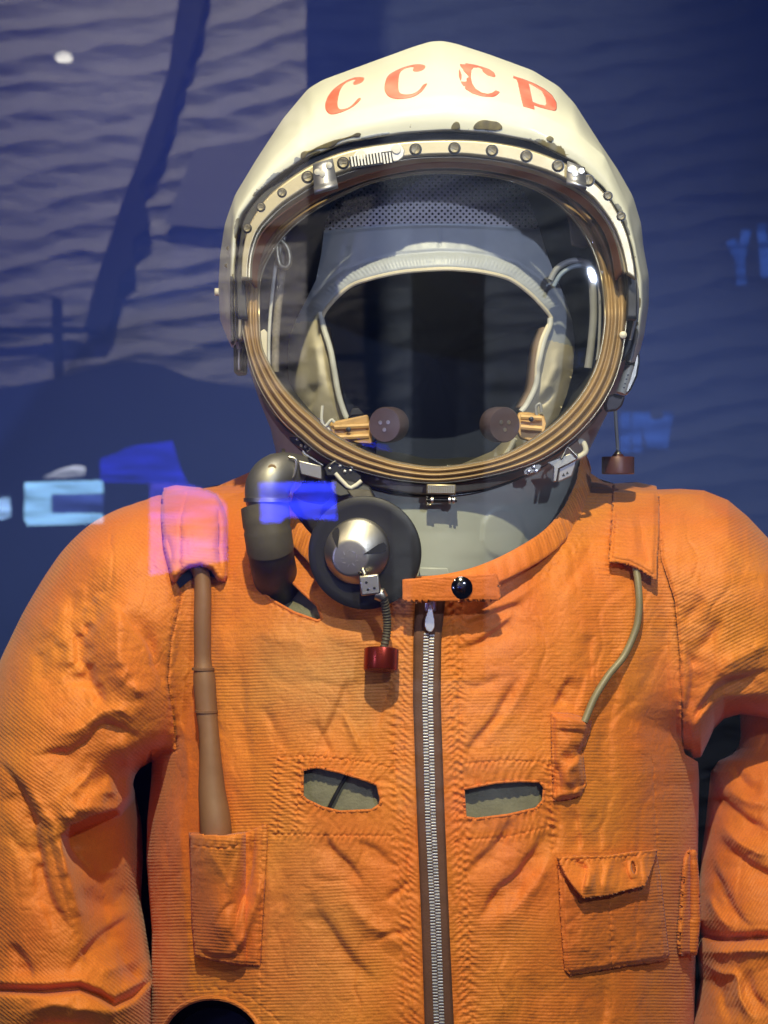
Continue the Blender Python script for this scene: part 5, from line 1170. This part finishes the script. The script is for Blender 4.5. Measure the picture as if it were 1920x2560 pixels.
# ================================================================== BREATHING HOSE AND VALVE (fixed to the neck of the helmet)
el = MB(); q = cr([(670, 1266, -.118), (667, 1240, -.119), (670, 1214, -.119), (684, 1192, -.117), (708, 1182, -.112), (740, 1186, -.106), (776, 1202, -.100)], 8)
n_ = len(q); tube(el, [W(*p) for p in q], [.0150 + .0012 * math.sin(math.pi * min(1, i / n_ * 1.6)) - .002 * max(0, i / n_ - .6) for i in range(n_)], 36)
elb = el.build('hose_elbow', M['elbow'], HELM); elb['label'] = 'worn nickel elbow joint of the air hose'
mb = MB(); tube(mb, [W(744, 1186, -.1055), W(780, 1204, -.0995), W(812, 1212, -.094)], [.0152, .0160, .0150], 32); mb.build('elbow_pipe', M['black'], elb)
mb = MB(); lathe(mb, W(668, 1250, -.119), (0, 0, 1), [(-.0015, .015), (-.0015, .0172), (.0015, .0172), (.0015, .015)], 40); mb.build('elbow_clamp', M['satin'], elb)
for dx in (700, 730):
    mb = MB(); p = W(dx, 1180 + (dx - 700) * .45, -.105); lathe(mb, p, (1, .15, -.12), [(-.0013, .0140), (-.0013, .0172), (.0013, .0172), (.0013, .0140)], 40); mb.build('elbow_clamp', M['satin'], elb)
mb = MB(); lathe(mb, W(690, 1160, -.112), (-.15, -.3, 1), [(-.008, .0105), (.001, .0105), (.0015, .0090), (.005, .0085), (.0065, .0060), (.0068, .0002)], 36); cp_ = mb.build('elbow_cap', M['helmgrey'], elb)
mb = MB(); lathe(mb, W(680, 1172, -.130), (0, -1, 0), [(0, .0034), (.0015, .0032), (.0015, .0018), (.0008, .0002)], 20); mb.build('cap_bolt', M['brass'], elb)
mb = MB(); tube(mb, [W(x, y, -.124) for x, y in cr([(722, 1142), (740, 1150), (738, 1180), (728, 1196), (702, 1192)], 5)], .0010, 8); mb.build('elbow_wire', M['satin'], elb)
hp = [(662, 1268, -.118), (668, 1320, -.120), (676, 1374, -.117), (684, 1420, -.103), (698, 1475, -.078), (716, 1555, -.048)]
q = np.array(cr(hp[:4], 6)); mb = MB(); m_ = len(q); rr = [.0172 + .0008 * math.sin(i * 1.9) for i in range(m_)]
tube(mb, [W(*p) for p in q[:13]], [.0174] * 6 + [.0166, .0174] + [.0172] * 5, 40); o = mb.build('hose_sleeve', M['oliverub'], HELM); o['label'] = 'olive rubber cuff of the air hose'
mb = MB(); q2 = cr(hp, 8); tube(mb, [W(*p) for p in q2[10:]], [.0166] * len(q2[10:]), 40); o = mb.build('air_hose', M['blackhose'], HELM); o['label'] = 'black air hose running into the chest opening'
# valve: rubber disc, aluminium dome, bracket, beaded cord, red knob
vc = W(912, 1382, -.144); vax = Vector((-.10, -1, -.05))
mb = MB(); V = []; 
lathe(mb, vc, vax, [(-.004, .0395), (0, .0405), (.0016, .0402), (.0026, .0385), (.0030, .034), (.0022, .028), (.0030, .024), (.0030, .0003)], 72)
vd = mb.build('rubber_disc', M['black'], HELM); vd['label'] = 'black rubber gasket disc of the breathing valve'
dc = W(897, 1374, -.146); 
slots = [(857, 1333, -.9), (932, 1360, .6), (917, 1428, 2.2)]
mb = MB(); lathe(mb, dc, vax, [(0, .0228), (.0020, .0230), (.0032, .0226), (.0095, .0135), (.0100, .0125), (.0102, .0110), (.0104, .0003)], 72)
SH = lambda p: Vector(p) + Vector((-.50, 0, -.52)) * max(0, (Vector(p) - dc).dot(vax.normalized()))
mb.v = [tuple(SH(p)) for p in mb.v]; vm = mb.build('valve_dome', M['satin'], vd); vm['label'] = 'brushed aluminium valve dome with slots'
A, B = frame_for(vax.normalized(), (0, 0, 1)); n_ = vax.normalized()
for ang in (132, 14, -60):                         # teardrop slots laid on the conical face
    th = math.radians(ang); dr = Vector((math.cos(th), 0, math.sin(th))); dr = (dr - n_ * dr.dot(n_)).normalized(); tg = dr.cross(n_)
    pts = []
    for u, v in [(-.0070, -.0010), (-.003, .0016), (.0010, .0036), (.0036, .0034), (.0046, .0006), (.0036, -.0026), (.0010, -.0030), (-.003, -.0020)]:
        rr_ = .0180 + u; hgt = .0032 + (.0226 - rr_) / (.0226 - .0135) * .0063; pts.append(dc + dr * rr_ + tg * v + n_ * (hgt + .00035))
    pts = [SH(p) for p in pts]; mb = MB(); k = len(pts); mb.add(pts + [p - n_ * .001 for p in pts], [tuple(range(k)), tuple(range(2 * k - 1, k - 1, -1))] + [(i, (i + 1) % k, k + (i + 1) % k, k + i) for i in range(k)]); mb.build('valve_slot', M['black'], vm)
mb = MB()                                           # engraved ring and marks on the boss
for i in range(9):
    a = i * .7; obox(mb, Vector((-.0052, 0, -.0054)) + dc + n_ * .01045 + A * (.0052 * math.cos(a)) + B * (.0052 * math.sin(a)), .0024, .0005, .0003, X=A * math.cos(a * 1.7) + B * math.sin(a * 1.7), Z=n_.cross(A))
mb.build('engraving', M['steel'], vm)
mb = MB(); tube(mb, [W(905, 1420, -.156), W(914, 1440, -.158)], .0018, 12); obox(mb, W(925, 1462, -.158), .0142, .006, .0142, X=(1, 0, .12)); vb = mb.build('valve_lever', M['satin'], vd, bevel=.0012)
mb = MB()
for x, y in ((916, 1456), (936, 1470), (920, 1474)): lathe(mb, W(x, y, -.1612), (0, -1, 0), [(0, .0010), (.0004, .0009), (.0005, .0002)], 10)
mb.build('lever_rivet', M['darkm'], vb)
mb = MB(); tube(mb, [W(x, y, -.156) for x, y in ((938, 1484), (952, 1486), (960, 1496))], [.0042, .0050, .0036], 16); mb.build('cord_elbow', M['satin'], vb)
q = np.array(cr([(957, 1490, -.156), (964, 1520, -.151), (968, 1556, -.147), (966, 1590, -.146), (958, 1628, -.146)], 14)); mb = MB()
tube(mb, [W(*p) for p in q], [.0027 + .0006 * (i % 3 == 0) for i in range(len(q))], 14); bc = mb.build('beaded_cord', M['oliverub'], HELM); bc['label'] = 'short beaded cord below the valve'
mb = MB(); lathe(mb, W(954, 1622, -.1465), (-.04, -.22, -1), [(0, .0002), (0, .0116), (.0006, .0123), (.0150, .0123), (.0157, .0118), (.0157, .0003)], 48); o = mb.build('red_knob', M['red_an'], bc); o['label'] = 'red anodised pull knob'
# black strap from the catch down to the valve
mb = MB(); plate(mb, [(826, 1200), (858, 1196), (900, 1206), (924, 1214), (932, 1228), (948, 1262), (956, 1290), (958, 1346), (934, 1330), (914, 1296), (894, 1262), (878, 1238), (850, 1244), (832, 1236), (824, 1220)], lambda x, y: -.122 - (y - 1200) * .00008, .008)
o = mb.build('rubber_strap', M['black'], HELM, bevel=.0015)
mb = MB(); plate(mb, [(866, 1224), (900, 1222), (926, 1226), (950, 1276), (930, 1274), (896, 1262), (878, 1240)], lambda x, y: -.1235 - (y - 1200) * .00008, .003); mb.build('strap_fold', M['oliverub'], o, bevel=.001)
# steel clasp at the neckline
mb = MB(); plate(mb, [(1050, 1418), (1120, 1420), (1128, 1442), (1046, 1442)], -.1215, .006); mb.build('neck_clasp', M['helmgrey'], HELM, bevel=.001)
rod([(1390, 1366), (1330, 1394), (1300, 1406)], lambda x, y: float(neck_y(np.array([x * 1.]), np.array([y * 1.]))[0]) - .003, .0012, M['steel'], 'neck_rod')

# ================================================================== THE DISPLAY CASE GLASS AND THE ROOM IT MIRRORS
pn = slab('display_glass', -.75, .75, PANE_Y - .003, PANE_Y + .003, -1.0, 1.0, M['pane']); tag(pn, 'clear glass front of the display case, mirroring the lit hall', 'display case glass')
YV = 3.0
def wallsheet(name, x0, x1, y0, y1, yv, m, seed, amp):
    x = np.arange(x0, x1, 6.0); y = np.arange(y0, y1, 3.0); X, Y = np.meshgrid(x, y)
    wv = Y + .18 * X + 34 * fbm(X / 420, Y / 300, seed, 3) + 10 * vnoise(X / 90, Y / 60, seed + 2)
    h = np.abs(((wv / 74) % 1) - .5) * 2; h = h ** 1.5 * (.5 + .7 * smooth(.5 + fbm(X / 260, Y / 120, seed + 5, 2))) + .35 * fbm(X / 100, Y / 24, seed + 7, 3)
    k = (D + yv) / D * S; V = np.stack([(X - 960) * k, 2 * PANE_Y - yv + amp * h, (1280 - Y) * k], -1).reshape(-1, 3)
    o = link(name, mesh_np(V, grid_faces(*X.shape)), None, m); tag(o, None, None, 'structure'); return o
M['plaster'] = mat('rough_plaster', (.50, .48, .50), .9, bump=(14, .4, .02), var=.15, vscale=6)
M['plaster2'] = mat('blue_plaster', (.26, .31, .42), .9, bump=(14, .4, .02), var=.15, vscale=6)
w1 = wallsheet('hall_wall', -500, 770, -500, 1700, YV, M['plaster'], 3, .020)
w2 = wallsheet('hall_wall', 700, 2500, -500, 3000, YV + .9, M['plaster2'], 8, .016)
def rplate(name, pts, yv, m, th=.02, label=None, cat=None, parent=None):
    mb = MB(); P = [RM(x, y, yv) for x, y in pts]; n = len(P); P2 = [p + Vector((0, -th, 0)) for p in P]
    mb.add(P + P2, [tuple(range(n)), tuple(range(2 * n - 1, n - 1, -1))] + [(i, (i + 1) % n, n + (i + 1) % n, n + i) for i in range(n)])
    o = mb.build(name, m, parent, sm=False)
    if label: tag(o, label, cat)
    return o
M['dark'] = mat('dark_paint', (.02, .02, .035), .7, var=.2)
rplate('lighting_boom', [(475, -200), (540, -200), (500, 60), (440, 240), (395, 400), (352, 460), (372, 560), (330, 600), (334, 660), (300, 690), (285, 770), (262, 830), (210, 818), (240, 700), (300, 520), (345, 400), (420, 180)], YV - .07, M['dark'], .03, 'dark slanting lamp boom mirrored against the pale rough wall', 'lamp boom')
rplate('post', [(128, 745), (152, 745), (156, 960), (136, 960)], YV - .06, M['dark'], .02, 'short dark post mirrored in the glass left of the helmet', 'post')
rplate('rail', [(-300, 818), (250, 816), (250, 832), (-300, 834)], YV - .062, M['dark'], .02, 'thin dark rail mirrored in the glass at the left edge', 'rail')
rplate('hanging_banner', [(490, 370), (700, 340), (770, 380), (770, 560), (520, 570), (410, 560)], YV - .05, mat('grey_banner', (.27, .26, .28), .9, var=.1), .01, 'dim grey banner mirrored beside the helmet', 'banner')
rplate('dark_pillar', [(1030, 560), (1212, 560), (1212, 1700), (1030, 1700)], YV - .1, M['black'], .1, 'narrow dark pillar mirrored across the empty face opening', 'pillar')
hill = [(-400, 1010), (0, 972), (150, 945), (260, 915), (330, 903), (400, 912), (480, 945), (560, 960), (760, 990), (900, 1020), (980, 1200), (1000, 2700), (-400, 2700)]
rplate('floor_plinth', hill, YV - .15, mat('deep_blue_floor', (.04, .045, .11), .8, var=.1, vscale=3), .05, 'low dark platform mirrored below the rough wall', 'platform')
def screen(name, pts, yv, col, st, label, cat='screen'): return rplate(name, pts, yv, emis(name + '_light', col, st), .01, label, cat)
screen('lit_screen', [(62, 1206), (255, 1200), (258, 1232), (256, 1234), (128, 1236), (128, 1282), (256, 1284), (257, 1308), (70, 1315), (60, 1300)], YV - .5, (.30, .62, 1.0), 9, 'pale blue lit screen frame mirrored above the left shoulder')
screen('small_screen', [(128, 1238), (256, 1236), (256, 1280), (130, 1284)], YV - .52, (.12, .20, .85), 3.2, 'small blue picture inside the pale screen frame, mirrored')
screen('edge_screen', [(-60, 1252), (22, 1240), (26, 1292), (0, 1300), (-60, 1300)], YV - .5, (.35, .60, 1.0), 9, 'pale screen cut by the left edge, mirrored')
screen('lit_sign', [(105, 1195), (150, 1172), (190, 1163), (212, 1168), (210, 1188), (160, 1194)], YV - .5, (.8, .85, 1.0), 6, 'small white lit sign mirrored above the pale screen', 'sign')
screen('blue_panel', [(250, 1148), (330, 1115), (430, 1102), (450, 1170), (470, 1210), (250, 1205)], YV - .5, (.03, .04, .95), 4.5, 'deep blue slanted light panel mirrored over the shoulder', 'light panel')
screen('violet_panel', [(374, 1206), (480, 1212), (540, 1235), (566, 1260), (568, 1400), (470, 1420), (374, 1440)], YV - .5, (.10, .08, 1.0), 4.6, 'violet light panel mirrored over the left shoulder loop', 'light panel')
screen('bright_blue_panel', [(648, 1206), (836, 1206), (842, 1300), (715, 1292), (700, 1306), (652, 1306)], YV - .5, (.03, .05, 1.0), 13, 'vivid blue light panel mirrored over the hose joint', 'light panel')
mb = MB(); lathe(mb, RM(165, 145, YV - .6), (0, 1, -.2), [(-.01, .012), (0, .0125), (.002, .010), (.003, .001)], 24); mb.v = [((x - mb.v[0][0]) * 1.35 + mb.v[0][0], y, (z - mb.v[0][2]) * .8 + mb.v[0][2]) for x, y, z in mb.v]; lo = mb.build('ceiling_lamp', emis('lamp_light', (1, .95, .8), 14)); tag(lo, 'small bright oval lamp mirrored at the upper left', 'lamp')
# faint blue letters mirrored at the right
def strokes(name, segs, yv, w_, m, label, cat='sign'):
    mb = MB()
    for a, b in segs: tube(mb, [RM(*a, yv), RM(*b, yv)], w_, 8)
    o = mb.build(name, m); tag(o, label, cat); return o
e1 = emis('neon_blue', (.10, .25, 1.0), 2.0)
strokes('neon_letters', [((1563, 1030), (1563, 1130)), ((1593, 1030), (1593, 1130)), ((1563, 1080), (1593, 1080)), ((1612, 1030), (1630, 1120)), ((1630, 1120), (1640, 1050)), ((1640, 1050), (1656, 1120)), ((1656, 1120), (1672, 1030))], YV + .3, .012, e1, 'faint blue letters HW mirrored beside the hanging knob')
strokes('neon_letters', [((1826, 600), (1850, 650)), ((1866, 576), (1850, 650)), ((1850, 650), (1854, 712)), ((1904, 562), (1914, 694)), ((1914, 640), (1960, 560)), ((1914, 640), (1960, 694))], YV + .3, .011, e1, 'faint blue letters YK mirrored at the right edge')
# lamps of the hall that light its wall
spot("hall_lamp", (-.5, -2.2, 1.9), tuple(RM(600, 160, YV)), 440, 66, (1.0, .93, .76), .05, 1.0)
spot("hall_blue_lamp", (-2.1, -2.4, .9), tuple(RM(80, 800, YV)), 85, 95, (.22, .24, 1.0), .06, 1.0)
spot("hall_lamp", (.8, -2.4, 2.1), tuple(RM(1000, -350, YV + .9)), 190, 50, (.78, .82, 1.0), .06, 1.0)
spot("hall_blue_lamp", (1.7, -2.6, .8), tuple(RM(1300, 800, YV + .9)), 36, 110, (.08, .30, 1.0), .06, 1.0)
